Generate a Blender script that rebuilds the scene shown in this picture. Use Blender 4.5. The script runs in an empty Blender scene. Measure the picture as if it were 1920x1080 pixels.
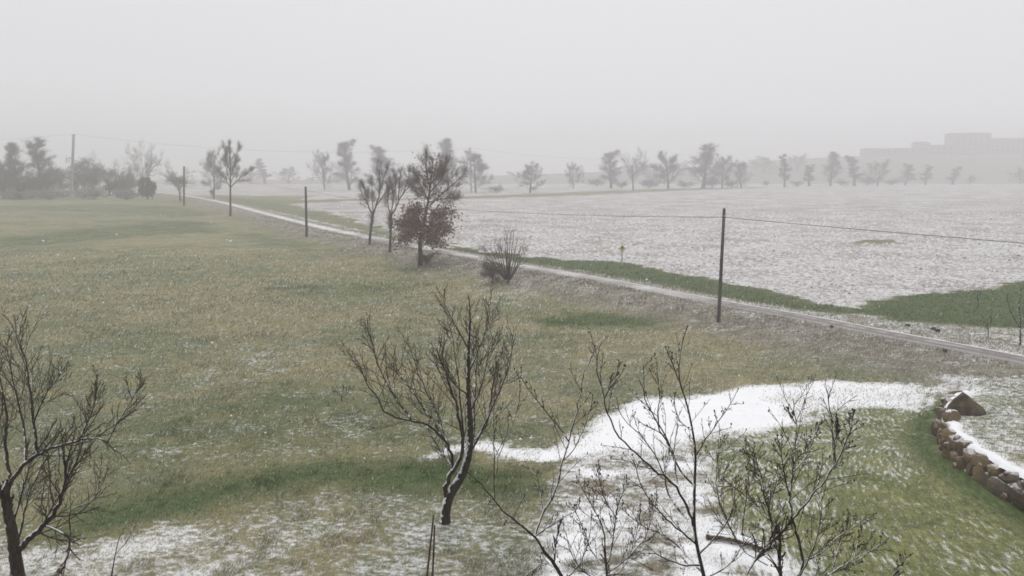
import bpy, math, random
import numpy as np
from mathutils import Vector

# ------------------------------------------------------------------ camera, sky, sun, exposure
SC = bpy.context.scene
COL = SC.collection
CAMZ = 9.8
FPX = 1732.0                      # focal length in pixels of the 1920 px wide photograph
PITCH = math.atan(210.0 / FPX)
HAZE_DENSITY = 0.0016

cam_data = bpy.data.cameras.new('camera')
cam_data.sensor_width = 36.0
cam_data.lens = 36.0 * FPX / 1920.0
cam_data.clip_start = 0.2
cam_data.clip_end = 6000.0
cam = bpy.data.objects.new('camera', cam_data)
COL.objects.link(cam)
cam.location = (0, 0, CAMZ)
cam.rotation_euler = (math.pi / 2 - PITCH, 0, 0)
SC.camera = cam

SUN_EL, SUN_ROT = math.radians(57), math.radians(0)
world = bpy.data.worlds.new("World")
SC.world = world
world.use_nodes = True
wn = world.node_tree
wn.nodes.clear()
w_out = wn.nodes.new('ShaderNodeOutputWorld')
w_bg = wn.nodes.new('ShaderNodeBackground')
w_sky = wn.nodes.new('ShaderNodeTexSky')
w_sky.sky_type = 'NISHITA'
w_sky.sun_disc = False
w_sky.sun_elevation = SUN_EL
w_sky.sun_rotation = SUN_ROT
w_sky.dust_density = 4.0
w_hs = wn.nodes.new('ShaderNodeHueSaturation')
w_hs.inputs['Saturation'].default_value = 0.15
w_mix = wn.nodes.new('ShaderNodeMix')
w_mix.data_type = 'RGBA'
w_mix.inputs[0].default_value = 0.93
w_mix.inputs[7].default_value = (7.8, 7.8, 8.05, 1)    # even overcast cloud layer over the sky
wn.links.new(w_sky.outputs[0], w_hs.inputs['Color'])
wn.links.new(w_hs.outputs[0], w_mix.inputs[6])
wn.links.new(w_mix.outputs[2], w_bg.inputs['Color'])
w_bg.inputs['Strength'].default_value = 0.1
wn.links.new(w_bg.outputs[0], w_out.inputs['Surface'])

sun_data = bpy.data.lights.new('sun', 'SUN')
sun_data.energy = 1.35
sun_data.angle = math.radians(40)
sun_data.color = (1.0, 0.97, 0.93)
sun = bpy.data.objects.new('sun', sun_data)
COL.objects.link(sun)
sun.location = (0, 0, 60)
_sd = Vector((math.sin(SUN_ROT) * math.cos(SUN_EL), math.cos(SUN_ROT) * math.cos(SUN_EL), math.sin(SUN_EL)))
sun.rotation_euler = _sd.to_track_quat('Z', 'Y').to_euler()

SC.view_settings.view_transform = 'Standard'
SC.view_settings.look = 'None'
SC.view_settings.exposure = 0.0
SC.view_settings.gamma = 1.0
SC.view_settings.use_curve_mapping = False
SC.cycles.use_denoising = True
SC.cycles.denoising_input_passes = 'RGB_ALBEDO_NORMAL'
SC.cycles.use_adaptive_sampling = False
SC.cycles.max_bounces = 10
SC.cycles.diffuse_bounces = 3
SC.cycles.volume_bounces = 8
SC.cycles.filter_width = 1.7

rng = np.random.default_rng(7)
random.seed(7)

# ------------------------------------------------------------------ terrain and pixel helpers
cp, sp_ = math.cos(PITCH), math.sin(PITCH)

def ray(px, py):
    """direction of the photograph's pixel, scaled so that y == 1"""
    x = (px - 960.0) / FPX
    v = (540.0 - py) / FPX
    d = np.array([x, cp + v * sp_, -sp_ + v * cp])
    return d / d[1]

def P3(px, py, D):
    d = ray(px, py)
    return np.array([d[0] * D, D, CAMZ + d[2] * D])

def sstep(a, b, t):
    t = np.clip((np.asarray(t, float) - a) / (b - a), 0, 1)
    return t * t * (3 - 2 * t)

def rise(y):
    y = np.asarray(y, float)
    return 0.0085 * (np.logaddexp(0, (y - 84) / 20) * 20 - np.logaddexp(0, (y - 560) / 30) * 30)

ROAD_UP = 0.75
_road_px = [(300, 361.5), (345, 366), (390, 374), (432, 383), (480, 396), (573, 420), (650, 437), (725, 452),
            (870, 479), (985, 501), (1060, 513), (1120, 523), (1200, 539), (1340, 566), (1400, 577), (1500, 594),
            (1680, 630), (1800, 652), (1920, 676)]
def _road_hit(px, py):
    d = ray(px, py)
    lo, hi = 5.0, 900.0
    f = lambda D: CAMZ + d[2] * D - (float(rise(D)) + ROAD_UP)
    for _ in range(60):
        m = (lo + hi) / 2
        if f(m) > 0: lo = m
        else: hi = m
    return np.array([d[0] * lo, lo])
ROAD = [_road_hit(*p) for p in _road_px]
_e0 = ROAD[0] - ROAD[2]
_e1 = ROAD[-1] - ROAD[-3]
ROAD = [ROAD[0] + _e0 / np.linalg.norm(_e0) * 160] + ROAD + [ROAD[-1] + _e1 / np.linalg.norm(_e1) * 16, ROAD[-1] + _e1 / np.linalg.norm(_e1) * 60]
ROAD = np.array(ROAD)
# smooth the centre line
def smooth_line(pts, n):
    pts = np.asarray(pts, float)
    seg = np.r_[0, np.cumsum(np.linalg.norm(np.diff(pts, axis=0), axis=1))]
    t = np.linspace(0, seg[-1], n)
    q = np.stack([np.interp(t, seg, pts[:, k]) for k in range(pts.shape[1])], 1)
    return q
def chaikin(pts, k=2):
    pts = np.asarray(pts, float)
    for _ in range(k):
        a, b = pts[:-1], pts[1:]
        q = np.empty((2 * len(a), pts.shape[1]))
        q[0::2] = .75 * a + .25 * b
        q[1::2] = .25 * a + .75 * b
        pts = np.vstack([pts[:1], q, pts[-1:]])
    return pts
ROADS = chaikin(ROAD, 2)

def wall_coords(x, y):
    x = np.asarray(x, float); y = np.asarray(y, float)
    best = np.full(x.shape, 1e9); al = np.zeros(x.shape); acc = 0.0
    ext = np.vstack([WALL[0] + (WALL[0] - WALL[1]) / np.linalg.norm(WALL[0] - WALL[1]) * 3, WALL])
    for a, b in zip(ext[:-1], ext[1:]):
        d = b - a; L = math.hypot(*d)
        t = np.clip(((x - a[0]) * d[0] + (y - a[1]) * d[1]) / (L * L), 0, 1)
        q = np.hypot(x - (a[0] + t * d[0]), y - (a[1] + t * d[1]))
        m = q < best
        best = np.where(m, q, best); al = np.where(m, acc + t * L, al); acc += L
    # around the convex outside the nearest point stays put, so add the turning angle
    c = WALL[len(WALL) // 3]
    ang = np.arctan2(y - c[1], x - c[0])
    return np.minimum(best, 60), al + ang * np.minimum(best, 60) * .9

def line_dist(x, y, line):
    """(distance, signed: + on the left when walking along the line)"""
    x = np.asarray(x, float); y = np.asarray(y, float)
    best = np.full(x.shape, 1e9); sgn = np.ones(x.shape)
    for a, b in zip(line[:-1], line[1:]):
        d = b - a; L2 = d @ d
        if L2 < 1e-12: continue
        t = np.clip(((x - a[0]) * d[0] + (y - a[1]) * d[1]) / L2, 0, 1)
        ex = x - (a[0] + t * d[0]); ey = y - (a[1] + t * d[1])
        q = np.hypot(ex, ey)
        s = np.sign(d[0] * ey - d[1] * ex)
        m = q < best
        best = np.where(m, q, best); sgn = np.where(m, s, sgn)
    return best, sgn

_RX = np.array([-2000, -200, 30, 180, 242, 336, 500, 2000.])
_RH = np.array([0, 0.5, 7.0, 13.5, 20, 24.5, 27, 28.])

WALL_PX = [(1800, 768), (1772, 777), (1758, 800), (1757, 832), (1776, 860), (1806, 886), (1845, 912), (1890, 940), (1935, 965), (2010, 1010), (2120, 1070)]
def _flat_hit(px, py, z=0.0):
    d = ray(px, py)
    D = (z - CAMZ) / d[2]
    return np.array([d[0] * D, D])
WALL = chaikin(np.array([_flat_hit(*p) for p in WALL_PX]), 2)
_back = [_flat_hit(1800, 752), _flat_hit(1960, 748), _flat_hit(2200, 790), _flat_hit(2300, 1000)]
BED = np.vstack([WALL, np.array(_back[::-1])])

def poly_sd(x, y, poly):
    """signed distance to a polygon, + inside"""
    x = np.asarray(x, float); y = np.asarray(y, float)
    poly = np.asarray(poly, float)
    n = len(poly)
    best = np.full(x.shape, 1e9); ins = np.zeros(x.shape, bool)
    for i in range(n):
        a, b = poly[i], poly[(i + 1) % n]
        d = b - a; L2 = d @ d
        if L2 < 1e-12: continue
        t = np.clip(((x - a[0]) * d[0] + (y - a[1]) * d[1]) / L2, 0, 1)
        best = np.minimum(best, np.hypot(x - (a[0] + t * d[0]), y - (a[1] + t * d[1])))
        if a[1] != b[1]:
            c = ((a[1] > y) != (b[1] > y)) & (x < (b[0] - a[0]) * (y - a[1]) / (b[1] - a[1]) + a[0])
            ins ^= c
    return np.where(ins, best, -best)

BED_H = 0.85
def hz(x, y):
    x = np.asarray(x, float); y = np.asarray(y, float)
    shp = np.broadcast(x, y).shape
    x = np.broadcast_to(x, shp); y = np.broadcast_to(y, shp)
    z = rise(y)
    d, s = line_dist(x, y, ROADS)
    near = s < 0
    # walking along the road from far to near the meadow (camera side) is on the right: s < 0
    zn = ROAD_UP * (1 - sstep(1.6, 9.0, d))
    zf = ROAD_UP * (1 - 0.45 * sstep(1.5, 6.0, d))
    z = z + np.where(near, zn, zf)
    z = z + np.interp(x * 910.0 / np.maximum(y, 400), _RX, _RH) * sstep(640, 910, y)
    amp = sstep(20, 60, y) * 0.10 + 0.05
    z = z + amp * (np.sin(x * .31 + y * .17) * np.sin(y * .23 - x * .11) + .5 * np.sin(x * .83 + 1.3) * np.sin(y * .71 + .4)) * np.clip((d - 1.5) / 4, 0, 1)
    m = (x > 8) & (y < 45) & (y > 5)
    if np.any(m):
        sd = poly_sd(x, y, BED)
        dw, _ = line_dist(x, y, WALL)
        z = z + np.where(m, sstep(0.12, 0.42, sd) * BED_H * (1 - 0.85 * sstep(2.0, 9.0, dw)), 0)
    return z

def at(px, py, dmax=1300.):
    d = ray(px, py)
    Ds = np.geomspace(6, dmax, 900)
    f = CAMZ + d[2] * Ds - hz(d[0] * Ds, Ds)
    k = np.argmax(f < 0)
    if f[k] >= 0:
        D = dmax
    else:
        a, b = Ds[max(k - 1, 0)], Ds[k]
        for _ in range(30):
            m = (a + b) / 2
            if CAMZ + d[2] * m - float(hz(d[0] * m, m)) > 0: a = m
            else: b = m
        D = (a + b) / 2
    return np.array([d[0] * D, D, float(hz(d[0] * D, D))])

# ------------------------------------------------------------------ object helpers
def tag(o, label=None, cat=None, group=None, kind=None):
    if label: o['label'] = label
    if cat: o['category'] = cat
    if group: o['group'] = group
    if kind: o['kind'] = kind
    return o

def mesh_obj(name, verts, faces, mat, parent=None, smooth=False, base=None):
    me = bpy.data.meshes.new(name)
    v = np.asarray(verts, float)
    if base is not None: v = v - np.asarray(base)
    if isinstance(faces, np.ndarray):
        nf, k = faces.shape
        me.vertices.add(len(v)); me.vertices.foreach_set('co', v.astype(np.float32).ravel())
        me.loops.add(nf * k); me.loops.foreach_set('vertex_index', faces.astype(np.int32).ravel())
        me.polygons.add(nf)
        me.polygons.foreach_set('loop_start', np.arange(0, nf * k, k, dtype=np.int32))
        me.update(calc_edges=True)
        me.validate()
    else:
        me.from_pydata(v.tolist(), [], faces)
        me.update()
    if smooth:
        me.polygons.foreach_set('use_smooth', [True] * len(me.polygons))
    if mat: me.materials.append(mat)
    o = bpy.data.objects.new(name, me)
    COL.objects.link(o)
    if parent is not None: o.parent = parent
    return o

def fattr(o, name, arr, dom='POINT'):
    a = o.data.attributes.new(name, 'FLOAT', dom)
    a.data.foreach_set('value', np.asarray(arr, np.float32).ravel())

def empty(name, loc, rz=0.0):
    o = bpy.data.objects.new(name, None)
    o.empty_display_size = 0.3
    o.location = [float(c) for c in loc]
    o.rotation_euler = (0, 0, rz)
    COL.objects.link(o)
    return o

class Tubes:
    def __init__(self): self.v = []; self.f = []; self.n = 0
    def add(self, pts, rad, sides=4, cap=False):
        pts = np.asarray(pts, float); rad = np.asarray(rad, float)
        n = len(pts)
        t = np.gradient(pts, axis=0)
        t /= np.linalg.norm(t, axis=1, keepdims=True) + 1e-9
        g = pts[-1] - pts[0]
        ref = np.array([0.31, 0.95, 0.05]) if abs(g[1]) < 0.8 * np.linalg.norm(g) + 1e-9 else np.array([0.95, 0.05, 0.3])
        u = np.cross(t, ref); u /= np.linalg.norm(u, axis=1, keepdims=True) + 1e-9
        w = np.cross(t, u)
        a = np.arange(sides) * 2 * math.pi / sides
        ring = pts[:, None, :] + rad[:, None, None] * (np.cos(a)[None, :, None] * u[:, None, :] + np.sin(a)[None, :, None] * w[:, None, :])
        self.v.append(ring.reshape(-1, 3))
        i = np.arange(n - 1)[:, None] * sides; k = np.arange(sides)[None, :]; k2 = (k + 1) % sides
        q = np.stack([i + k, i + k2, i + sides + k2, i + sides + k], -1).reshape(-1, 4) + self.n
        self.f.append(q)
        m = n * sides
        if cap:
            for r0 in (0, n - 1):
                self.v.append(pts[r0][None, :])
                c = self.n + m; m += 1
                b = self.n + r0 * sides
                self.f.append(np.array([[b + j, b + (j + 1) % sides, c, c] for j in range(sides)]))
        self.n += m
    def quads(self, V, F):
        self.v.append(np.asarray(V, float)); self.f.append(np.asarray(F) + self.n); self.n += len(V)
    def empty(self): return self.n == 0
    def build(self, name, mat, parent=None, base=None, smooth=True):
        V = np.vstack(self.v); F = np.vstack(self.f)
        # a cap face repeats its last index: build those as triangles
        tri = F[:, 2] == F[:, 3]
        if tri.any():
            faces = [tuple(f) for f in F[~tri].tolist()] + [tuple(f[:3]) for f in F[tri].tolist()]
            return mesh_obj(name, V, faces, mat, parent, smooth, base)
        return mesh_obj(name, V, F, mat, parent, smooth, base)

# ------------------------------------------------------------------ materials
def new_mat(name):
    m = bpy.data.materials.new(name); m.use_nodes = True
    nt = m.node_tree; nt.nodes.clear()
    out = nt.nodes.new('ShaderNodeOutputMaterial')
    b = nt.nodes.new('ShaderNodeBsdfPrincipled')
    b.inputs['Roughness'].default_value = 0.9
    b.inputs['Specular IOR Level'].default_value = 0.15
    nt.links.new(b.outputs[0], out.inputs['Surface'])
    return m, nt, b

class NT:
    """small node-writing helper"""
    def __init__(self, nt): self.nt = nt
    def pos(self):
        return self.nt.nodes.new('ShaderNodeNewGeometry').outputs['Position']
    def obj(self):
        return self.nt.nodes.new('ShaderNodeTexCoord').outputs['Object']
    def noise(self, vec, scale, detail=3, rough=.55, dist=0.0):
        n = self.nt.nodes.new('ShaderNodeTexNoise')
        n.inputs['Scale'].default_value = scale; n.inputs['Detail'].default_value = detail
        n.inputs['Roughness'].default_value = rough; n.inputs['Distortion'].default_value = dist
        if vec is not None: self.nt.links.new(vec, n.inputs['Vector'])
        return n.outputs['Fac']
    def vor(self, vec, scale):
        n = self.nt.nodes.new('ShaderNodeTexVoronoi'); n.inputs['Scale'].default_value = scale
        self.nt.links.new(vec, n.inputs['Vector']); return n.outputs['Distance']
    def mapping(self, vec, scale=(1, 1, 1), rot=(0, 0, 0)):
        n = self.nt.nodes.new('ShaderNodeMapping'); n.inputs['Scale'].default_value = scale
        n.inputs['Rotation'].default_value = rot
        self.nt.links.new(vec, n.inputs['Vector']); return n.outputs[0]
    def streak(self):
        n = self.nt.nodes.new('ShaderNodeCombineXYZ')
        self.nt.links.new(self.m('MULTIPLY', self.attr('wall_dist'), 5.2), n.inputs[0])
        self.nt.links.new(self.m('MULTIPLY', self.attr('wall_along'), 1.9), n.inputs[1])
        return n.outputs[0]
    def attr(self, name):
        n = self.nt.nodes.new('ShaderNodeAttribute'); n.attribute_name = name; return n.outputs['Fac']
    def m(self, op, a, b=None, c=None, clamp=False):
        n = self.nt.nodes.new('ShaderNodeMath'); n.operation = op; n.use_clamp = clamp
        for i, v in enumerate((a, b, c)):
            if v is None: continue
            if isinstance(v, (int, float)): n.inputs[i].default_value = v
            else: self.nt.links.new(v, n.inputs[i])
        return n.outputs[0]
    def ss(self, v, a, b):
        n = self.nt.nodes.new('ShaderNodeMapRange'); n.interpolation_type = 'SMOOTHSTEP'
        for i, q in zip((0, 1, 2), (v, a, b)):
            if isinstance(q, (int, float)): n.inputs[i].default_value = q
            else: self.nt.links.new(q, n.inputs[i])
        return n.outputs[0]
    def mix(self, f, a, b, blend='MIX'):
        n = self.nt.nodes.new('ShaderNodeMix'); n.data_type = 'RGBA'; n.blend_type = blend
        for i, v in ((0, f), (6, a), (7, b)):
            if isinstance(v, (int, float)): n.inputs[i].default_value = v
            elif isinstance(v, tuple): n.inputs[i].default_value = v + (1,) if len(v) == 3 else v
            else: self.nt.links.new(v, n.inputs[i])
        return n.outputs[2]
    def scale(self, col, f):
        n = self.nt.nodes.new('ShaderNodeVectorMath'); n.operation = 'SCALE'
        if isinstance(col, tuple): n.inputs[0].default_value = col
        else: self.nt.links.new(col, n.inputs[0])
        if isinstance(f, (int, float)): n.inputs['Scale'].default_value = f
        else: self.nt.links.new(f, n.inputs['Scale'])
        return n.outputs[0]
    def bump(self, h, strength, dist, bsdf):
        n = self.nt.nodes.new('ShaderNodeBump'); n.inputs['Strength'].default_value = strength
        n.inputs['Distance'].default_value = dist
        self.nt.links.new(h, n.inputs['Height']); self.nt.links.new(n.outputs[0], bsdf.inputs['Normal'])
    def nz(self):
        g = self.nt.nodes.new('ShaderNodeNewGeometry'); s = self.nt.nodes.new('ShaderNodeSeparateXYZ')
        self.nt.links.new(g.outputs['Normal'], s.inputs[0]); return s.outputs['Z'], s.outputs['X']
    def to(self, v, sock): self.nt.links.new(v, sock)

SNOW = (0.86, 0.87, 0.89)

def grass_colour(N, pos):
    """bare grass colour from position and the green / lawn / scruff attributes"""
    big = N.noise(pos, 0.07, 3, .6)
    mid = N.noise(pos, 0.45, 4, .6, .4)
    fine = N.noise(N.mapping(pos, (1, 1.6, 1)), 5.5, 3, .65)
    green, lawn, scruff = N.attr('green'), N.attr('lawn'), N.attr('scruff')
    t = N.ss(N.m('ADD', N.m('MULTIPLY', big, .6), N.m('MULTIPLY', mid, .4)), .41, .60)
    base = N.mix(t, (0.280, 0.252, 0.142), (0.180, 0.193, 0.110))
    g = N.m('MULTIPLY', green, N.m('ADD', .55, N.m('MULTIPLY', mid, .8)), clamp=True)
    base = N.mix(g, base, (0.084, 0.120, 0.047))
    l = N.m('MULTIPLY', N.m('MULTIPLY', lawn, N.m('ADD', .6, N.m('MULTIPLY', mid, .6))), N.m('SUBTRACT', 1.0, N.m('MULTIPLY', green, .85)), clamp=True)
    lawncol = N.mix(N.ss(mid, .35, .65), (0.125, 0.152, 0.055), (0.212, 0.218, 0.092))
    base = N.mix(l, base, lawncol)
    sc = N.mix(N.ss(N.noise(pos, .9, 4, .65), .38, .62), (0.20, 0.168, 0.132), (0.285, 0.275, 0.225))
    base = N.mix(N.m('MULTIPLY', scruff, .9), base, sc)
    clump = N.noise(N.mapping(pos, (1, 1.5, 1), (0, 0, .4)), 1.7, 3, .6, .6)
    st = N.ss(N.noise(N.streak(), 1.0, 3, .65), .32, .68)
    v = N.m('ADD', .55, N.m('MULTIPLY', fine, .67))
    v = N.m('MULTIPLY', v, N.m('ADD', .50, N.m('MULTIPLY', clump, 1.0)))
    v = N.m('MULTIPLY', v, N.m('ADD', 1.0, N.m('MULTIPLY', lawn, N.m('MULTIPLY', N.m('SUBTRACT', st, .5), .55))))
    return N.scale(base, v), mid, fine

def make_ground_mat():
    m, nt, b = new_mat('ground')
    N = NT(nt); pos = N.pos()
    col, mid, fine = grass_colour(N, pos)
    snow, field = N.attr('snow'), N.attr('field')
    speck = N.noise(N.mapping(pos, (1, 1.25, 1), (0, 0, .5)), 3.6, 6, .70)
    patch = N.noise(pos, 0.55, 3, .6, .5)
    lawn_a = N.attr('lawn')
    stn = N.noise(N.streak(), 1.15, 3, .6)
    speck = N.m('ADD', N.m('MULTIPLY', speck, N.m('SUBTRACT', 1.0, N.m('MULTIPLY', lawn_a, .75))), N.m('MULTIPLY', stn, N.m('MULTIPLY', lawn_a, .75)))
    n = N.m('ADD', N.m('MULTIPLY', speck, .68), N.m('MULTIPLY', patch, .32))
    thr = N.m('SUBTRACT', .80, N.m('MULTIPLY', snow, .62))
    thick = N.ss(snow, .55, .85)
    wd = N.m('SUBTRACT', .085, N.m('MULTIPLY', thick, .035))
    fac = N.ss(n, N.m('SUBTRACT', thr, wd), N.m('ADD', thr, wd))
    fac = N.m('MULTIPLY', fac, N.m('ADD', .80, N.m('MULTIPLY', thick, .20)))
    shade = N.m('ADD', .92, N.m('MULTIPLY', N.noise(pos, 1.4, 3), .16))
    col = N.mix(fac, col, N.scale(SNOW, shade))
    # ploughed field under thin snow
    fn = N.m('ADD', N.m('MULTIPLY', N.noise(pos, 1.9, 4, .72), .75), N.m('MULTIPLY', N.noise(pos, .11, 3, .6), .25))
    soil = N.mix(N.noise(pos, .3, 2), (0.215, 0.185, 0.168), (0.285, 0.255, 0.235))
    fcol = N.mix(N.ss(fn, .42, .60), soil, (0.655, 0.645, 0.645))
    fedge = N.ss(N.m('ADD', field, N.m('MULTIPLY', N.m('SUBTRACT', patch, .5), .9)), .35, .65)
    col = N.mix(fedge, col, fcol)
    N.to(col, b.inputs['Base Color'])
    N.bump(N.m('ADD', N.m('MULTIPLY', fine, .5), N.m('ADD', fac, N.m('MULTIPLY', fn, N.m('MULTIPLY', field, 1.5)))), .45, .06, b)
    return m

def make_blade_mat():
    m, nt, b = new_mat('grass_blades')
    N = NT(nt); pos = N.pos()
    col, mid, fine = grass_colour(N, pos)
    rnd, snow = N.attr('rnd'), N.attr('snow')
    col = N.scale(col, N.m('ADD', .68, N.m('MULTIPLY', rnd, .95)))
    w = N.m('LESS_THAN', rnd, N.m('MULTIPLY', N.m('MULTIPLY', snow, .34), N.m('SUBTRACT', 1.0, N.m('MULTIPLY', N.attr('green'), .8))))
    col = N.mix(w, col, SNOW)
    N.to(col, b.inputs['Base Color'])
    return m

def make_weed_mat():
    m, nt, b = new_mat('dry_weeds'); N = NT(nt)
    rnd = N.attr('rnd')
    col = N.mix(rnd, (0.085, 0.062, 0.045), (0.24, 0.205, 0.15))
    N.to(col, b.inputs['Base Color']); return m

def make_road_mat():
    m, nt, b = new_mat('road'); N = NT(nt); pos = N.pos()
    across, along = N.attr('across'), N.attr('snow')
    n1, n2 = N.noise(pos, 1.2, 4, .6), N.noise(pos, .22, 3, .6)
    asph = N.mix(n1, (0.145, 0.130, 0.122), (0.215, 0.195, 0.184))
    e = N.m('ABSOLUTE', across)
    edge = N.ss(N.m('ADD', e, N.m('MULTIPLY', N.m('SUBTRACT', n1, .5), .35)), .62, .86)
    farside = N.m('ADD', .30, N.m('MULTIPLY', N.ss(across, -.2, .6), .65))
    f = N.m('MAXIMUM', N.m('MULTIPLY', edge, farside), N.ss(N.m('ADD', along, N.m('MULTIPLY', N.m('SUBTRACT', n2, .5), .9)), .35, .95))
    trk = N.ss(N.m('ABSOLUTE', N.m('SUBTRACT', e, .48)), .10, .30)
    f = N.m('MAXIMUM', f, N.m('MULTIPLY', N.m('MULTIPLY', trk, N.ss(n1, .38, .62)), N.m('MULTIPLY', N.ss(across, 1.0, .2), .30)))
    f = N.m('MULTIPLY', f, N.m('ADD', .72, N.m('MULTIPLY', trk, .28)))
    N.to(N.mix(f, asph, (0.74, 0.73, 0.72)), b.inputs['Base Color'])
    b.inputs['Roughness'].default_value = .6
    N.bump(n1, .2, .01, b)
    return m

def make_bark(name, c0, c1, snow=0.0, side=0.0, scale=14):
    m, nt, b = new_mat(name); N = NT(nt); pos = N.obj()
    n = N.noise(N.mapping(pos, (1, 1, .35)), scale, 4, .65)
    col = N.mix(N.ss(n, .35, .65), c0, c1)
    if snow > 0:
        nz, nx = N.nz()
        t = N.m('ADD', nz, N.m('MULTIPLY', nx, -side))
        t = N.m('ADD', t, N.m('MULTIPLY', N.m('SUBTRACT', N.noise(pos, 8, 4), .5), 2.6))
        col = N.mix(N.m('MULTIPLY', N.ss(t, .60, .85), snow), col, SNOW)
    N.to(col, b.inputs['Base Color'])
    N.bump(n, .6, .02, b)
    return m

def make_leaf(name, c0, c1, snow=0.0):
    m, nt, b = new_mat(name); N = NT(nt)
    rnd = N.attr('rnd')
    col = N.mix(rnd, c0, c1)
    if snow > 0:
        nz, _ = N.nz()
        col = N.mix(N.m('MULTIPLY', N.ss(N.m('ABSOLUTE', nz), .7, .95), snow), col, SNOW)
    N.to(col, b.inputs['Base Color'])
    return m

def make_stone(name, snow=.9):
    m, nt, b = new_mat(name); N = NT(nt); pos = N.obj()
    oi = nt.nodes.new('ShaderNodeObjectInfo')
    r = oi.outputs['Random']
    cr = nt.nodes.new('ShaderNodeValToRGB')
    el = cr.color_ramp.elements
    el[0].position = 0; el[0].color = (.085, .068, .052, 1)
    el[1].position = 1; el[1].color = (.19, .145, .10, 1)
    for p, c in ((.3, (.15, .112, .075, 1)), (.55, (.22, .165, .095, 1)), (.75, (.10, .09, .08, 1))):
        q = el.new(p); q.color = c
    nt.links.new(r, cr.inputs[0])
    n = N.noise(pos, 7, 5, .65)
    col = N.scale(cr.outputs[0], N.m('ADD', .55, N.m('MULTIPLY', n, .95)))
    nz, _ = N.nz()
    t = N.m('ADD', nz, N.m('MULTIPLY', N.m('SUBTRACT', n, .5), .9))
    col = N.mix(N.m('MULTIPLY', N.ss(t, .74, .95), snow), col, SNOW)
    N.to(col, b.inputs['Base Color'])
    N.bump(n, .4, .04, b)
    return m

def plain(name, c, rough=.8, var=.25, scale=6):
    m, nt, b = new_mat(name); N = NT(nt)
    n = N.noise(N.obj(), scale, 3)
    N.to(N.scale(c, N.m('ADD', 1 - var, N.m('MULTIPLY', n, 2 * var))), b.inputs['Base Color'])
    b.inputs['Roughness'].default_value = rough
    return m

M_GROUND = make_ground_mat()
M_BLADE = make_blade_mat()
M_WEED = make_weed_mat()
M_ROAD = make_road_mat()
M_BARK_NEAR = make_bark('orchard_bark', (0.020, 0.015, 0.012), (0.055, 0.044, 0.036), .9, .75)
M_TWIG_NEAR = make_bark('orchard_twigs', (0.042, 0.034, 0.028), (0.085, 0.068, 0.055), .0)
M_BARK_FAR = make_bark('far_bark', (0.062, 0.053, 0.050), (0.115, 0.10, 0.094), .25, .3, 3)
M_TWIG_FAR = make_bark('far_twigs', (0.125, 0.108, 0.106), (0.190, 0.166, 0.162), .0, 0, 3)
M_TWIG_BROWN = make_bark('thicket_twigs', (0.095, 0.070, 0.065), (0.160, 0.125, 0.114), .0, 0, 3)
M_LEAF_OAK = make_leaf('oak_leaves', (0.150, 0.092, 0.077), (0.255, 0.165, 0.138), .12)
M_LEAF_DARK = make_leaf('evergreen_leaves', (0.022, 0.030, 0.026), (0.055, 0.065, 0.055), .2)
M_LEAF_HEDGE = make_leaf('hedge_leaves', (0.115, 0.100, 0.096), (0.190, 0.165, 0.156), .15)
M_LEAF_FROST = make_leaf('frosted_leaves', (0.16, 0.17, 0.15), (0.30, 0.31, 0.28), .5)
M_STONE = make_stone('stone', .5)
M_BOULDER = make_bark('boulder_rock', (.065, .052, .038), (.135, .105, .075), .0, 0, 3)
M_POLE = make_bark('pole_wood', (0.050, 0.044, 0.036), (0.115, 0.10, 0.085), 0, 0, 8)
M_CONC = plain('pole_concrete', (.34, .33, .31))
M_CABLE = plain('cable', (.045, .045, .048))
M_SNOW = plain('snow', SNOW, .85, .04, 2)
M_YELLOW = plain('sign_yellow', (.62, .52, .27), .5, .1)
M_BLACK = plain('black', (.03, .03, .03), .6)
M_METAL = plain('grey_metal', (.32, .31, .30), .5)
M_WALL = plain('pale_render', (.42, .38, .35), .9, .1, .2)
M_ROOF = plain('roof_tiles', (.24, .15, .12), .9, .2, .3)
M_GLASS = plain('dark_glass', (.16, .165, .17), .3)
M_DARKROCK = plain('dark_rock', (.035, .033, .03), .9)
M_WOOD = make_bark('log_wood', (0.075, 0.048, 0.030), (0.15, 0.10, 0.065), .9, 0)

# ------------------------------------------------------------------ haze
def box_mesh(x0, x1, y0, y1, z0, z1):
    v = [(x, y, z) for z in (z0, z1) for y in (y0, y1) for x in (x0, x1)]
    f = [(0, 2, 3, 1), (4, 5, 7, 6), (0, 1, 5, 4), (2, 6, 7, 3), (0, 4, 6, 2), (1, 3, 7, 5)]
    return v, f
hm = bpy.data.materials.new('haze'); hm.use_nodes = True
hm.node_tree.nodes.clear()
_ho = hm.node_tree.nodes.new('ShaderNodeOutputMaterial')
_hv = hm.node_tree.nodes.new('ShaderNodeVolumePrincipled')
_hv.inputs['Color'].default_value = (0.975, 0.975, 0.99, 1)
_hv.inputs['Density'].default_value = HAZE_DENSITY
_hv.inputs['Anisotropy'].default_value = 0.7
hm.node_tree.links.new(_hv.outputs[0], _ho.inputs['Volume'])
GX, GY0, GY1 = 1120.0, -26.0, 1380.0
v, f = box_mesh(-GX - 30, GX + 30, GY0 - 30, GY1 + 30, -2.0, 62.0)
tag(mesh_obj('haze', v, f, hm), 'thin pale snow haze filling the air over the fields', 'haze', kind='stuff')

# ------------------------------------------------------------------ ground sheet
ys = np.r_[np.linspace(GY0, 8, 12)[:-1], np.geomspace(8, GY1, 760)]
us = np.linspace(-1, 1, 560)
W = np.minimum(0.76 * (np.maximum(ys, 0) + 24), GX)
GXX = us[None, :] * W[:, None]
GYY = np.broadcast_to(ys[:, None], GXX.shape)
gx, gy = GXX.ravel(), GYY.ravel()
gz = hz(gx, gy)

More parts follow.
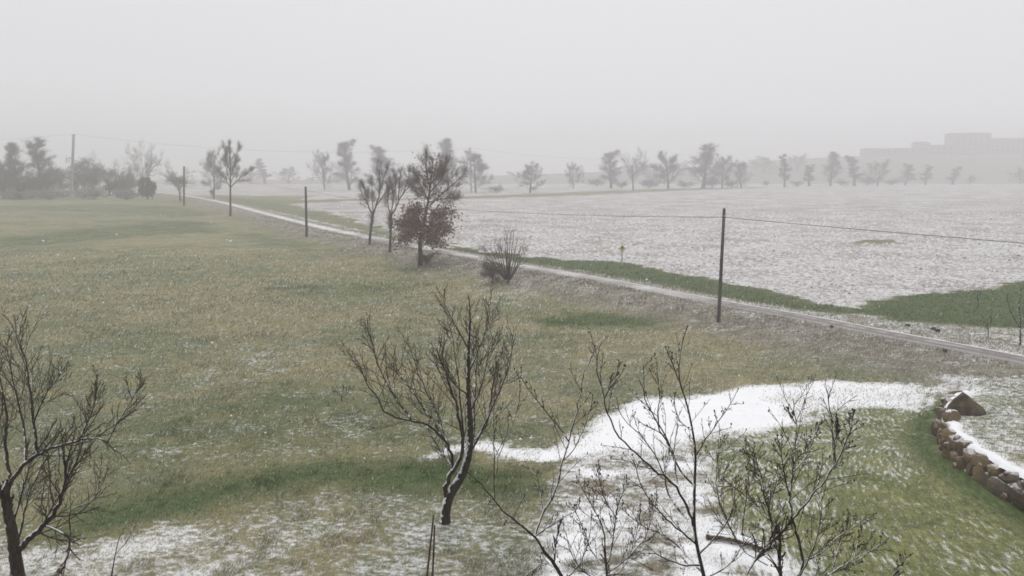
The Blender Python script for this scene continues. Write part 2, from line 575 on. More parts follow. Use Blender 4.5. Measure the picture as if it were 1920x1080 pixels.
def wpoly(pxs): return np.array([at(*p)[:2] for p in pxs])
def pmask(x, y, pxs, f):
    return sstep(-f, f, poly_sd(x, y, pxs))

POLY = {k: wpoly(p) for k, p in {
    'path': [(1120, 800), (1150, 775), (1200, 757), (1260, 749), (1330, 743), (1400, 729), (1500, 720), (1600, 716), (1700, 720), (1770, 738),
             (1745, 762), (1690, 765), (1600, 767), (1550, 776), (1480, 796), (1420, 809), (1350, 818), (1290, 834), (1230, 850), (1170, 846), (1110, 852), (1030, 856), (1030, 844), (1090, 832)],
    'tail': [(1050, 840), (985, 838), (905, 832), (840, 846), (780, 856), (780, 862), (850, 858), (905, 848), (985, 858), (1050, 858)],
    'patchbed': [(1090, 850), (1230, 850), (1310, 850), (1330, 900), (1340, 960), (1420, 1010), (1470, 1060), (1490, 1120), (980, 1120), (1010, 1000), (1050, 930)],
    'farright': [(1720, 735), (1760, 700), (1850, 706), (1930, 712), (2000, 730), (2000, 745), (1800, 742)],
    'nearleft': [(-250, 1200), (-250, 1000), (0, 1000), (120, 985), (300, 960), (450, 985), (520, 1040), (500, 1200)],
    'nearmid': [(300, 960), (480, 925), (640, 905), (830, 925), (980, 930), (1020, 980), (1000, 1200), (450, 1200)],
    'mead1': [(380, 720), (430, 655), (560, 645), (560, 690), (480, 720)],
    'mead2': [(250, 860), (420, 790), (700, 770), (1000, 800), (1000, 840), (700, 850), (450, 850)],
    'mead3': [(850, 540), (900, 515), (1010, 530), (1020, 560), (930, 572)],
    'strip1': [(60, 1020), (150, 952), (300, 905), (480, 880), (640, 855), (830, 862), (1010, 880), (1000, 925), (830, 930), (650, 915), (480, 930), (330, 965), (200, 1000)],
    'strip2': [(-60, 468), (-60, 452), (60, 443), (150, 430), (300, 413), (400, 418), (395, 438), (230, 446), (100, 458)],
    'strip3': [(-80, 398), (-80, 385), (200, 383), (340, 388), (400, 402), (330, 408), (100, 394)],
    'strip4': [(975, 600), (1060, 587), (1160, 585), (1260, 598), (1240, 610), (1120, 614), (1020, 612)],
    'strip5': [(480, 545), (620, 535), (760, 525), (830, 535), (740, 552), (600, 558)],
    'strip6': [(430, 437), (500, 440), (600, 462), (590, 476), (500, 462)],
    'lawn': [(1310, 1150), (1325, 860), (1330, 835), (1400, 812), (1500, 792), (1620, 770), (1770, 758), (1760, 800), (1760, 835), (1840, 905), (1935, 962), (2200, 1100), (2200, 1150)],
    'lawndark': [(1480, 960), (1560, 925), (1640, 900), (1720, 860), (1770, 850), (1850, 910), (1940, 975), (2000, 1080), (1600, 1100), (1560, 1000)],
    'vergeright': [(1540, 583), (1600, 577), (1660, 564), (1750, 550), (1860, 538), (1990, 520), (1990, 620), (1900, 614), (1780, 607), (1700, 604), (1620, 592)],
    'verge': [(800, 448), (865, 462), (1000, 483), (1150, 490), (1260, 508), (1340, 527), (1450, 547), (1580, 574), (1680, 590), (1680, 602), (1620, 592), (1500, 580), (1340, 553), (1200, 527), (1060, 503), (960, 490), (860, 472)],
    'farverge': [(400, 365), (520, 378), (640, 405), (760, 442), (740, 448), (640, 424), (520, 398), (410, 376)],
    'ditch': [(500, 376), (640, 373), (860, 368), (980, 364), (1120, 358), (1250, 354), (1440, 350.5), (1440, 352), (1250, 359), (1120, 365), (980, 370), (860, 373), (640, 378), (500, 383)],
    'rightband': [(1340, 556), (1500, 581), (1620, 592), (1700, 604), (1780, 608), (1900, 615), (2000, 622), (2000, 700), (1920, 668), (1680, 626), (1500, 590), (1340, 562)],
    'pathend': [(1440, 735), (1600, 720), (1760, 738), (1750, 764), (1600, 768), (1480, 790)],
    'greenlow': [(200, 880), (230, 780), (500, 720), (750, 730), (1000, 790), (1000, 850), (700, 850), (450, 880)],
    'weedpatch': [(1590, 455), (1640, 447), (1700, 450), (1690, 458), (1620, 460)],
}.items()}

def vnoise(x, y, seed=0):
    xi, yi = np.floor(x).astype(np.int64), np.floor(y).astype(np.int64)
    fx, fy = x - xi, y - yi
    fx = fx * fx * (3 - 2 * fx); fy = fy * fy * (3 - 2 * fy)
    def h(a, b):
        k = (a * 374761393 + b * 668265263 + seed * 974711) & 0xffffffff
        k = ((k ^ (k >> 13)) * 1274126177) & 0xffffffff
        return ((k ^ (k >> 16)) & 0xffff) / 32767.5 - 1
    return (h(xi, yi) * (1 - fx) + h(xi + 1, yi) * fx) * (1 - fy) + (h(xi, yi + 1) * (1 - fx) + h(xi + 1, yi + 1) * fx) * fy
def warp(x, y):
    k = np.clip(y / 45, .6, 3)
    dx = .55 * vnoise(x / 1.9, y / 1.9, 1) + .30 * vnoise(x / .7, y / .7, 2) + .16 * vnoise(x / .3, y / .3, 3)
    dy = .55 * vnoise(x / 1.9, y / 1.9, 4) + .30 * vnoise(x / .7, y / .7, 5) + .16 * vnoise(x / .3, y / .3, 6)
    return x + dx * k, y + dy * k

def masks(x0, y0):
    x, y = warp(x0, y0)
    d, s = line_dist(x0, y0, ROADS)
    near = s < 0
    snow = np.full(x.shape, .30)
    lawn = pmask(x, y, POLY['lawn'], .5) * (poly_sd(x0, y0, BED) < .1)
    dark = pmask(x, y, POLY['lawndark'], 1.2)
    snow = np.where(lawn > .5, .40 - .09 * dark, snow)
    pb = pmask(x, y, POLY['patchbed'], .8)
    for k, v, f in (('nearleft', .50, 1.2), ('nearmid', .42, 1.2), ('mead1', .36, 1.5), ('mead2', .34, 2.), ('mead3', .38, 1.5), ('patchbed', .64, .8),
                    ('tail', .76, .35), ('farright', .56, .8), ('path', 1.05, .80)):
        m = pmask(x, y, POLY[k], f)
        snow = snow * (1 - m) + np.maximum(v, snow) * m
    green = np.zeros(x.shape)
    snow = snow * (1 - .4 * pmask(x, y, POLY['verge'], .6))
    for k, v, f in (('strip1', .92, 1.3), ('strip2', .75, 2.), ('strip3', .6, 3), ('strip4', .95, .8), ('strip5', .5, 1.8), ('strip6', .6, 2), ('verge', .95, 1.0), ('vergeright', 1.0, 1.0), ('farverge', .55, 2.5)):
        m = pmask(x, y, POLY[k], f)
        green = np.maximum(green, v * m)
        if k in ('strip1', 'strip4', 'vergeright'): snow = snow * (1 - .62 * m)
    far = ~near & (d > 1.0)
    verge = np.maximum(np.maximum(.88 * pmask(x, y, POLY['verge'], .8), pmask(x, y, POLY['vergeright'], 1.3)), pmask(x, y, POLY['farverge'], 2.5))
    field = np.where(far, sstep(2.2, 4.5, d), 0) * (1 - verge)
    rb = pmask(x, y, POLY['rightband'], .5)
    field = field * (1 - rb)
    pe = pmask(x, y, POLY['pathend'], .8)
    snow = snow + (.10 * vnoise(x0 / 1.3, y0 / 1.3, 9) - .04) * (snow > .7) - .27 * pe * (snow > .7)
    snow = snow + pb * (snow < .9) * (.26 * vnoise(x0 / .95, y0 / .8, 31) + .16 * vnoise(x0 / .35, y0 / .3, 32))
    ditch = pmask(x, y, POLY['ditch'], 4.0)
    weed = pmask(x, y, POLY['weedpatch'], .8)
    field = field * (1 - .8 * ditch) * (1 - .7 * weed)
    field = np.maximum(field, sstep(330, 420, y) * .85 * (1 - .8 * ditch))
    hill = sstep(600, 680, y)
    field = field * (1 - hill); scr_h = hill
    field = np.where((x < -70) & (y < 520), field * sstep(300, 380, y), field)
    green = np.maximum(green, .35 * ditch); green = np.maximum(green, .6 * weed)
    scruff = np.where(near, 1 - sstep(5.0, 8.5, d), (1 - sstep(1.9, 3.2, d)) * (1 - .6 * verge))
    scruff = np.maximum(scruff, .75 * scr_h); green = np.maximum(green, .25 * scr_h)
    green = green * (1 - .6 * scruff * (d < 2.2))
    snow = np.maximum(snow, np.where(near, .34 * (1 - sstep(4, 8, d)), .42 * (1 - sstep(2, 3.2, d))))
    scruff = np.maximum(scruff, .8 * rb); snow = snow * (1 - rb) + .45 * rb
    green = np.maximum(green, .45 * pmask(x, y, POLY['greenlow'], 2.0))
    scruff = np.maximum(scruff, .8 * pb)
    bed = sstep(-.1, .3, poly_sd(x0, y0, BED)) * ((x > 8) & (y < 50))
    dw, _ = line_dist(x0, y0, WALL)
    wallfoot = (1 - sstep(.5, 1.9, dw)) * (lawn > .3)
    green = np.maximum(green, wallfoot)
    snow = snow - .14 * wallfoot
    snow = np.where(bed > .5, np.maximum(.47, .90 - .45 * dw), snow)
    return snow, green, lawn, scruff, field, d, near, bed

ms = masks(gx, gy)
nu, nv = len(us), len(ys)
ii = (np.arange(nv - 1)[:, None] * nu + np.arange(nu - 1)[None, :]).ravel()
gf = np.stack([ii, ii + 1, ii + nu + 1, ii + nu], 1)
ground = mesh_obj('ground', np.stack([gx, gy, gz], 1), gf, M_GROUND, smooth=True)
for nm, arr in zip(('snow', 'green', 'lawn', 'scruff', 'field'), ms): fattr(ground, nm, arr)
for nm, arr in zip(('wall_dist', 'wall_along'), wall_coords(gx, gy)): fattr(ground, nm, arr)
tag(ground, kind='structure')

# road slab
rl = smooth_line(ROADS, 420)
rt = np.gradient(rl, axis=0); rt /= np.linalg.norm(rt, axis=1, keepdims=True)
rn = np.stack([-rt[:, 1], rt[:, 0]], 1)          # left of travel (far to near) = field side
hw = 0.88
offs = [(-hw - .12, -.22), (-hw, .05), (-.45, .07), (0, .08), (.45, .07), (hw, .05), (hw + .12, -.22)]
rz = rise(rl[:, 1]) + ROAD_UP
rv, rac = [], []
for o, dz in offs:
    q = rl + rn * o
    rv.append(np.stack([q[:, 0], q[:, 1], rz + dz], 1)); rac.append(np.full(len(rl), o / hw))
nr = len(rl); rv = np.vstack(rv)
rf = np.array([(a * nr + i, a * nr + i + 1, (a + 1) * nr + i + 1, (a + 1) * nr + i) for a in range(len(offs) - 1) for i in range(nr - 1)])[:, ::-1]
road = mesh_obj('road', rv, rf, M_ROAD, smooth=True)
fattr(road, 'across', np.concatenate(rac))
fattr(road, 'snow', np.tile(np.interp(rl[:, 1], [30, 55, 68, 90, 115, 150, 300], [.0, .22, .62, .66, .60, .85, .8]), len(offs)))
tag(road, kind='structure')

# ------------------------------------------------------------------ grass, weeds, clods (nobody could count them)
def blades(n, dmin, dmax, hlo, hhi, wlo, whi, power=2.0):
    u = rng.random(n)
    D = 1 / (1 / dmin + u * (1 / dmax - 1 / dmin))
    x = (rng.random(n) * 2 - 1) * (0.60 * D + 1.5)
    c = masks(x, D)
    snow, green, lawn, scruff, field, d, near, bed = c
    dw, _ = line_dist(x, D, WALL)
    keep = (field < .3) & (d > 1.05) & (rng.random(n) > np.clip((snow - .62) * 2.8, 0, .98)) & ~((dw < .45) & (x > 8))
    x, D = x[keep], D[keep]; snow, green, lawn, scruff = snow[keep], green[keep], lawn[keep], scruff[keep]
    n = len(x)
    z = hz(x, D)
    s = np.clip(D / 26, .75, 3.2)
    h = rng.uniform(hlo, hhi, n) * s * np.where(lawn > .4, .6, 1); w = rng.uniform(wlo, whi, n) * s
    a = rng.uniform(0, 2 * np.pi, n); b = rng.normal(.6, 1.1, n); lean = rng.uniform(.5, 1.5, n)
    base = np.stack([x, D, z - .01], 1)
    side = np.stack([np.cos(a), np.sin(a), np.zeros(n)], 1) * (w / 2)[:, None]
    tip = base + np.stack([np.cos(b) * lean * h, np.sin(b) * lean * h, h], 1)
    V = np.stack([base - side, base + side, tip], 1).reshape(-1, 3)
    F = np.arange(3 * n).reshape(-1, 3)
    o = mesh_obj('grass', V, F, M_BLADE)
    wd_, wa_ = wall_coords(x, D)
    for nm, arr in (('wall_dist', wd_), ('wall_along', wa_), ('snow', snow), ('green', green), ('lawn', lawn), ('scruff', scruff), ('rnd', rng.random(n))):
        fattr(o, nm, np.repeat(arr, 3))
    return o
tag(blades(430000, 14, 120, .035, .085, .012, .026), 'short pale winter grass with snow flecks on the meadow and lawn', 'grass', kind='stuff')

def tufts(n):
    u = rng.random(n * 4)
    D = 1 / (1 / 20 + u * (1 / 110 - 1 / 20)); x = (rng.random(n * 4) * 2 - 1) * .6 * D
    v = .6 * vnoise(x / .55, D / .8, 21) + .5 * vnoise(x / 3.1, D / 3.1, 22)
    k = v > .34; x, D = x[k][:n], D[k][:n]
    snow, green, lawn, scruff, field, d, near, bed = masks(x, D)
    k = (field < .2) & (snow < .62) & (lawn < .3) & (d > 1.1) & near & (bed < .3)
    x, D, snow, green, scruff = x[k], D[k], snow[k], green[k], scruff[k]; n = len(x)
    sc = np.clip(D / 34, .8, 2.4); h = rng.uniform(.08, .22, n) * np.clip(sc, 1, 1.6); w = rng.uniform(.010, .02, n) * sc
    a = rng.uniform(0, 6.28, n); bb_ = rng.normal(.6, 1.3, n); ln = rng.uniform(.4, 1.3, n)
    base = np.stack([x, D, hz(x, D) - .02], 1)
    side = np.stack([np.cos(a), np.sin(a), 0 * a], 1) * (w / 2)[:, None]
    tip = base + np.stack([np.cos(bb_) * ln * h, np.sin(bb_) * ln * h, h], 1)
    o = mesh_obj('grass_tufts', np.stack([base - side, base + side, tip], 1).reshape(-1, 3), np.arange(3 * n).reshape(-1, 3), M_BLADE)
    for nm, arr in (('snow', snow), ('green', green), ('scruff', scruff), ('rnd', rng.random(n))): fattr(o, nm, np.repeat(arr, 3))
    return o
tag(tufts(90000), 'longer matted tufts of old grass scattered over the meadow', 'grass tufts', kind='stuff')

def weeds(n):
    k = rng.integers(0, len(rl) - 1, n * 3)
    k = k[(rl[k, 1] < 190) & (rl[k, 1] > 20)]
    k = k[rng.random(len(k)) < np.clip(60 / rl[k, 1], .15, 1)][:n]
    n = len(k)
    o = np.where(rng.random(n) < .82, -(1.15 + np.abs(rng.normal(0, 2.6, n))), 1.15 + np.abs(rng.normal(0, .5, n)))
    p = rl[k] + rn[k] * o[:, None] + rng.normal(0, .6, (n, 2)) * np.array([1, 1])
    d, _ = line_dist(p[:, 0], p[:, 1], ROADS)
    clump = np.sin(p[:, 0] * 1.3) * np.sin(p[:, 1] * .9 + 1) + .6 * np.sin(p[:, 0] * 3.1 + 2) * np.sin(p[:, 1] * 2.3)
    p = p[(d > 1.05) & (clump > -.15)]; n = len(p)
    z = hz(p[:, 0], p[:, 1])
    s = np.clip(p[:, 1] / 55, .7, 2)
    h = rng.uniform(.10, .34, n) * np.where(rng.random(n) < .1, 1.7, 1); w = rng.uniform(.012, .03, n) * s
    a = rng.uniform(0, 6.28, n); b = rng.uniform(0, 6.28, n); ln = rng.uniform(.1, .9, n)
    base = np.stack([p[:, 0], p[:, 1], z - .02], 1)
    side = np.stack([np.cos(a), np.sin(a), 0 * a], 1) * (w / 2)[:, None]
    tip = base + np.stack([np.cos(b) * ln * h, np.sin(b) * ln * h, h], 1)
    V = np.stack([base - side, base + side, tip], 1).reshape(-1, 3)
    ob = mesh_obj('dry_weeds', V, np.arange(3 * n).reshape(-1, 3), M_WEED)
    fattr(ob, 'rnd', np.repeat(rng.random(n), 3))
    return ob
tag(weeds(30000), 'dry brown weeds on the bank along the lane', 'weeds', kind='stuff')

def clods(n):
    u = rng.random(n)
    D = 1 / (1 / 48 + u * (1 / 210 - 1 / 48))
    x = (rng.random(n) * 2 - 1) * (0.62 * D)
    c = masks(x, D)
    k = (c[4] > .6)
    x, D = x[k], D[k]; n = len(x)
    z = hz(x, D)
    r = rng.gamma(3., .035, n) * np.clip(D / 75, .8, 1.9)
    r = np.clip(r, .04, .42)
    oc = np.array([[1, 0, 0], [0, 1, 0], [-1, 0, 0], [0, -1, 0], [0, 0, 1.0]])
    V = oc[None] * r[:, None, None] * (1 + rng.normal(0, .25, (n, 5, 3)))
    V[:, :, 2] *= .55
    a = rng.uniform(0, 6.28, n); ca, sa = np.cos(a)[:, None], np.sin(a)[:, None]
    X = V[:, :, 0] * ca - V[:, :, 1] * sa; Y = V[:, :, 0] * sa + V[:, :, 1] * ca
    V = np.stack([X + x[:, None], Y + D[:, None], V[:, :, 2] + z[:, None]], 2).reshape(-1, 3)
    tri = np.array([[0, 1, 4], [1, 2, 4], [2, 3, 4], [3, 0, 4]])
    F = (tri[None] + 5 * np.arange(n)[:, None, None]).reshape(-1, 3)
    m, nt, b = new_mat('clod_soil'); N = NT(nt)
    nz, _ = N.nz(); pos = N.pos()
    t = N.m('ADD', nz, N.m('MULTIPLY', N.m('SUBTRACT', N.noise(pos, 2.2, 3), .5), 1.2))
    N.to(N.mix(N.ss(t, .74, .92), (.215, .185, .168), (.655, .645, .645)), b.inputs['Base Color'])
    return mesh_obj('soil_clods', V, F, m)
tag(clods(70000), 'frozen soil clods dusted with snow on the ploughed field', 'soil clods', kind='stuff')

# ------------------------------------------------------------------ trees
def unit(v): return v / (np.linalg.norm(v) + 1e-9)

def curve_branch(R, p, d, L, n, wander, up):
    pts = [p]; d = unit(d)
    for _ in range(n):
        d = unit(d + R.normal(0, wander, 3) + np.array([0, 0, up]))
        pts.append(pts[-1] + d * L / n)
    return np.array(pts)

def lateral(R, tan, ang):
    q = unit(R.normal(0, 1, 3)); q = unit(q - tan * (q @ tan))
    return unit(tan * math.cos(ang) + q * math.sin(ang))

def grow_into(R, T, pts, r_end, level, nper, ang, ratio, up, wander, minr, leaves=None, bud=0.0):
    """side shoots along a branch, recursively"""
    seg = np.r_[0, np.cumsum(np.linalg.norm(np.diff(pts, axis=0), axis=1))]
    L = seg[-1]
    n = max(1, int(round(nper[0] * (0.7 + .6 * R.random()))))
    for i in range(n):
        t = (0.18 + .82 * (i + R.random()) / n) * L
        k = min(int(np.searchsorted(seg, t)), len(pts) - 1); k = max(k, 1)
        f = (t - seg[k - 1]) / (seg[k] - seg[k - 1] + 1e-9)
        p = pts[k - 1] * (1 - f) + pts[k] * f
        tan = unit(pts[k] - pts[k - 1])
        l = L * ratio * (1.05 - .65 * t / L) * R.uniform(.6, 1.25)
        d = lateral(R, tan, math.radians(ang) * R.uniform(.6, 1.3))
        q = curve_branch(R, p, d, l, 3 if level > 1 else 2, wander, up)
        r0 = max(r_end * .8, minr)
        T.add(q, np.linspace(r0, max(r0 * .5, minr * .7), len(q)), 3)
        if bud and R.random() < bud: add_bud(R, T, q[-1], minr)
        if leaves is not None and level == 1: leaves.append(q[-1]); leaves.append(q[1])
        if level > 1: grow_into(R, T, q, r0 * .7, level - 1, nper[1:], ang, ratio * .95, up, wander, minr, leaves, bud)

def add_bud(R, T, p, r):
    s = r * R.uniform(2.0, 4.2)
    T.add(np.array([p, p + R.normal(0, 1, 3) * s * .4 + [0, 0, s], p + [0, 0, 2.2 * s]]), [r, s * .8, r * .4], 4)

def twiglets(R, T, tips, k, L, w):
    p = np.repeat(np.asarray(tips), k, 0); n = len(p)
    p = p + R.normal(0, .16 * L, (n, 3))
    c = np.mean(p, 0) * [1, 1, .55]
    out = p - c; out /= np.linalg.norm(out, axis=1, keepdims=True) + 1e-9
    d = out * .5 + R.normal(0, .5, (n, 3)) + [0, 0, .35]; d /= np.linalg.norm(d, axis=1, keepdims=True)
    sd = np.cross(d, R.normal(0, 1, (n, 3))); sd /= np.linalg.norm(sd, axis=1, keepdims=True) + 1e-9
    l = (L * R.uniform(.4, 1.2, n))[:, None]
    V = np.stack([p - sd * w * .5, p + sd * w * .5, p + d * l + sd * w * .2, p + d * l - sd * w * .2], 1).reshape(-1, 3)
    T.quads(V, np.arange(4 * n).reshape(-1, 4))

def make_variant(kind, seed):
    """one unit tree, 12 m tall: (trunk tubes, crown tubes)"""
    R = np.random.default_rng(seed)
    T0, T1 = Tubes(), Tubes()
    if kind == 'upright':
        tr = curve_branch(R, np.zeros(3), np.array([0, 0, 1.]), 11.0, 9, .05, .05)
        T0.add(tr, np.linspace(.27, .03, 10), 6)
        nl, lens, ang, up, t0 = 20, (3.6, 1.6), 34, .10, .07
    elif kind == 'round':
        tr = curve_branch(R, np.zeros(3), np.array([0, 0, 1.]), 9.0, 8, .06, .05)
        T0.add(tr, np.linspace(.29, .05, 9), 6)
        nl, lens, ang, up, t0 = 20, (4.8, 2.8), 58, .06, .07
    elif kind == 'vase':
        tr = curve_branch(R, np.zeros(3), np.array([0, 0, 1.]), 5.2, 6, .05, .05)
        T0.add(tr, np.linspace(.29, .15, 7), 6)
        nl, lens, ang, up, t0 = 11, (7.0, 5.5), 38, .05, .42
    elif kind == 'slim':
        tr = curve_branch(R, np.zeros(3), np.array([0, 0, 1.]), 11.4, 9, .05, .05)
        T0.add(tr, np.linspace(.30, .05, 10), 6)
        nl, lens, ang, up, t0 = 16, (1.7, .9), 45, .08, .18
    elif kind == 'bush':
        tr = curve_branch(R, np.zeros(3), np.array([0, 0, 1.]), 5.0, 5, .1, .05)
        T0.add(tr, np.linspace(.2, .08, 6), 5)
        nl, lens, ang, up, t0 = 22, (7.0, 5.5), 38, .04, .02
    n = len(tr) - 1; tips = []
    for i in range(nl):
        t = t0 + (1 - t0) * (i + R.random() * .8) / nl
        k = min(int(t * n), n - 1); f = t * n - k
        p = tr[k] * (1 - f) + tr[min(k + 1, n)] * f
        a = i * 2.4 + R.normal(0, .4)
        an = math.radians(ang) * R.uniform(.75, 1.2)
        d = np.array([math.cos(a) * math.sin(an), math.sin(a) * math.sin(an), math.cos(an)])
        rel = (t - t0) / (1 - t0)
        L = (lens[0] * (1 - rel) + lens[1] * rel) * R.uniform(.75, 1.2)
        if kind in ('round',): L *= .7 + .6 * math.sin(math.pi * (rel * .8 + .15))
        q = curve_branch(R, p, d, L * R.choice([.7, 1.0, 1.3]), 6, .17, up)
        r = .095 if kind in ('vase', 'bush') else .080
        T1.add(q, np.linspace(r, .03, len(q)), 4)
        if kind in ('vase', 'bush'):
            grow_into(R, T1, q, .038, 2, (9, 6), 46, .56, .05, .10, .013, tips)
        else:
            grow_into(R, T1, q, .034, 2, (9, 6), 48, .50, .06, .10, .013, tips)
    twiglets(R, T1, tips, *{'upright': (4, .8, .020), 'round': (4, .9, .021), 'vase': (4, .9, .020), 'slim': (5, .8, .021), 'bush': (4, 1.1, .022)}[kind])
    return T0, T1

VARIANTS = {}
def variant(kind, k, twig):
    key = (kind, k, twig.name)
    if key not in VARIANTS:
        T0, T1 = make_variant(kind, 100 + k * 17 + len(kind))
        V = np.vstack(T0.v + T1.v)
        H = np.quantile(V[:, 2], .998); Wd = np.quantile(np.abs(V[:, :2]), .985) * 2
        a = T0.build('trunk', M_BARK_FAR, smooth=True); b = T1.build('crown', twig, smooth=True)
        VARIANTS[key] = [a.data, b.data, H, Wd]
        bpy.data.objects.remove(a); bpy.data.objects.remove(b)
    return VARIANTS[key]

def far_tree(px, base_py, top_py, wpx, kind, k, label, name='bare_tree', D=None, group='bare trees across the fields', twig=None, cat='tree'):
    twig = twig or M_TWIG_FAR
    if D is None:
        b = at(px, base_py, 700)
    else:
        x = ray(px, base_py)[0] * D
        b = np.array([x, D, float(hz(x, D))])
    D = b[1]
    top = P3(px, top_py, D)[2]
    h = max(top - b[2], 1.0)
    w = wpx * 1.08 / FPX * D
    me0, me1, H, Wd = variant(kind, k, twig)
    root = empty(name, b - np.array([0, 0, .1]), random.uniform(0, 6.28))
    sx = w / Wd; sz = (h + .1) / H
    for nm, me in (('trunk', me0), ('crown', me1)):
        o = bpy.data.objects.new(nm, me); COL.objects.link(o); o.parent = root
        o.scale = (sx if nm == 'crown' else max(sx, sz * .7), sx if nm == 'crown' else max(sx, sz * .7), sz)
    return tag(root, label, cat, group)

G1 = 'bare trees across the fields'
G2 = 'trees and thicket behind the meadow'
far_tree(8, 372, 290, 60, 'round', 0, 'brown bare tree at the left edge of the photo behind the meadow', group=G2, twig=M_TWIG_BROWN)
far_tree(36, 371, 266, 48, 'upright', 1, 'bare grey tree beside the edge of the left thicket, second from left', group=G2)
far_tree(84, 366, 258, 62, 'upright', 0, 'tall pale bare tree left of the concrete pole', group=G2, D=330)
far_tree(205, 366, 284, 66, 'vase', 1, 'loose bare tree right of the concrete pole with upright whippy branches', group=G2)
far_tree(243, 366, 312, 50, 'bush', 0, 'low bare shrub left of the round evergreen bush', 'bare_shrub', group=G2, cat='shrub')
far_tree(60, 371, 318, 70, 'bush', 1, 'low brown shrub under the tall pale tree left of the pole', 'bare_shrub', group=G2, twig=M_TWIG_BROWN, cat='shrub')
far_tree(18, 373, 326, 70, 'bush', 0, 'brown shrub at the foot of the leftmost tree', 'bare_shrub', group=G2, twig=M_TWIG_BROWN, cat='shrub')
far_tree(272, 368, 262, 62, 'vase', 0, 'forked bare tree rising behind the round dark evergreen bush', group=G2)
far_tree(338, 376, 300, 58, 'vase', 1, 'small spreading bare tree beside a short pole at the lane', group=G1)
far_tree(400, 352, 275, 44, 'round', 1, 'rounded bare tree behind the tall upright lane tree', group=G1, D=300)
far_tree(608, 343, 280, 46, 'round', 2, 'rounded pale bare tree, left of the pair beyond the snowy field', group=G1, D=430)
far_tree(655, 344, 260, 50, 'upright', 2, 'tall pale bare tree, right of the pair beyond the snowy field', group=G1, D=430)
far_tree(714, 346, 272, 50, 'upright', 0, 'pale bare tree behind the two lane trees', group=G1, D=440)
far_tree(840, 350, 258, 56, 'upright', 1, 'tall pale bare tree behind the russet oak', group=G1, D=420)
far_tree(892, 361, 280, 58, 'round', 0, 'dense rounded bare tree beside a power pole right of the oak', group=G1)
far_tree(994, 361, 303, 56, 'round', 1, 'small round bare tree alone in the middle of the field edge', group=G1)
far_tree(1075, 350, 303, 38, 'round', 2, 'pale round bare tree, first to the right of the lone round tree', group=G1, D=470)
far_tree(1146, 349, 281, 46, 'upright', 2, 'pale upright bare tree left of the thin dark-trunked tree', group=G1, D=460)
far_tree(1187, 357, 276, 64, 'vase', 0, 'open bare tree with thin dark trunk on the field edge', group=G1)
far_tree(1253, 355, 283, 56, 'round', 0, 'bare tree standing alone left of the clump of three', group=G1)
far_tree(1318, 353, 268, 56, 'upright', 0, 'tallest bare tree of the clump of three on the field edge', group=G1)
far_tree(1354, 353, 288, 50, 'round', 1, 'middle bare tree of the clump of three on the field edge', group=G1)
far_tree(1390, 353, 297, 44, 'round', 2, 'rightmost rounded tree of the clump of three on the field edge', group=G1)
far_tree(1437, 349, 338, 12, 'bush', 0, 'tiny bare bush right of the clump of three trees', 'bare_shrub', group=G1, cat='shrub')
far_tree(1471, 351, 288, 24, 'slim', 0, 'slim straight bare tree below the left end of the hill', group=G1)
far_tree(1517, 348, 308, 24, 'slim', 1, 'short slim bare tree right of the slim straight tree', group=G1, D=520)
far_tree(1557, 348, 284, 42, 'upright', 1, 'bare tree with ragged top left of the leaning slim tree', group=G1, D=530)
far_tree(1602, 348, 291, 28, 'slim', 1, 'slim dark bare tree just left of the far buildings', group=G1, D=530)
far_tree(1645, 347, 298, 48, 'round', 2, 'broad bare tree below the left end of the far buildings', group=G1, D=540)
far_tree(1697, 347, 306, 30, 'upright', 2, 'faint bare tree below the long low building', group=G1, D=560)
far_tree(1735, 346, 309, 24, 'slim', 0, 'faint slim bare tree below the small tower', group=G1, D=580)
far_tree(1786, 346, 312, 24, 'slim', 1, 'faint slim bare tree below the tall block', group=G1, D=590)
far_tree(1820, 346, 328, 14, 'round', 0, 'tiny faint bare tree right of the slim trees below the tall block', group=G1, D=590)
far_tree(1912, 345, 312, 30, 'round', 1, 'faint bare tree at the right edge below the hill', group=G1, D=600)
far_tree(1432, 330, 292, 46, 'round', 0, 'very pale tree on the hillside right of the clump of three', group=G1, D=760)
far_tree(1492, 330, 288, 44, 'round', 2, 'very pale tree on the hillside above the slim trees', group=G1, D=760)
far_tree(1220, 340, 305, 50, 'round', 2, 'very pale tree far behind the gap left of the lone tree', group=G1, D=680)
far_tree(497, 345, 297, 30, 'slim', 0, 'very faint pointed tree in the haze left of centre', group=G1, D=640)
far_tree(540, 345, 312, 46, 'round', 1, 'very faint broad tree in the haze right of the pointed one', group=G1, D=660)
far_tree(470, 345, 320, 50, 'round', 2, 'very faint broad tree in the haze left of the pointed one', group=G1, D=660)

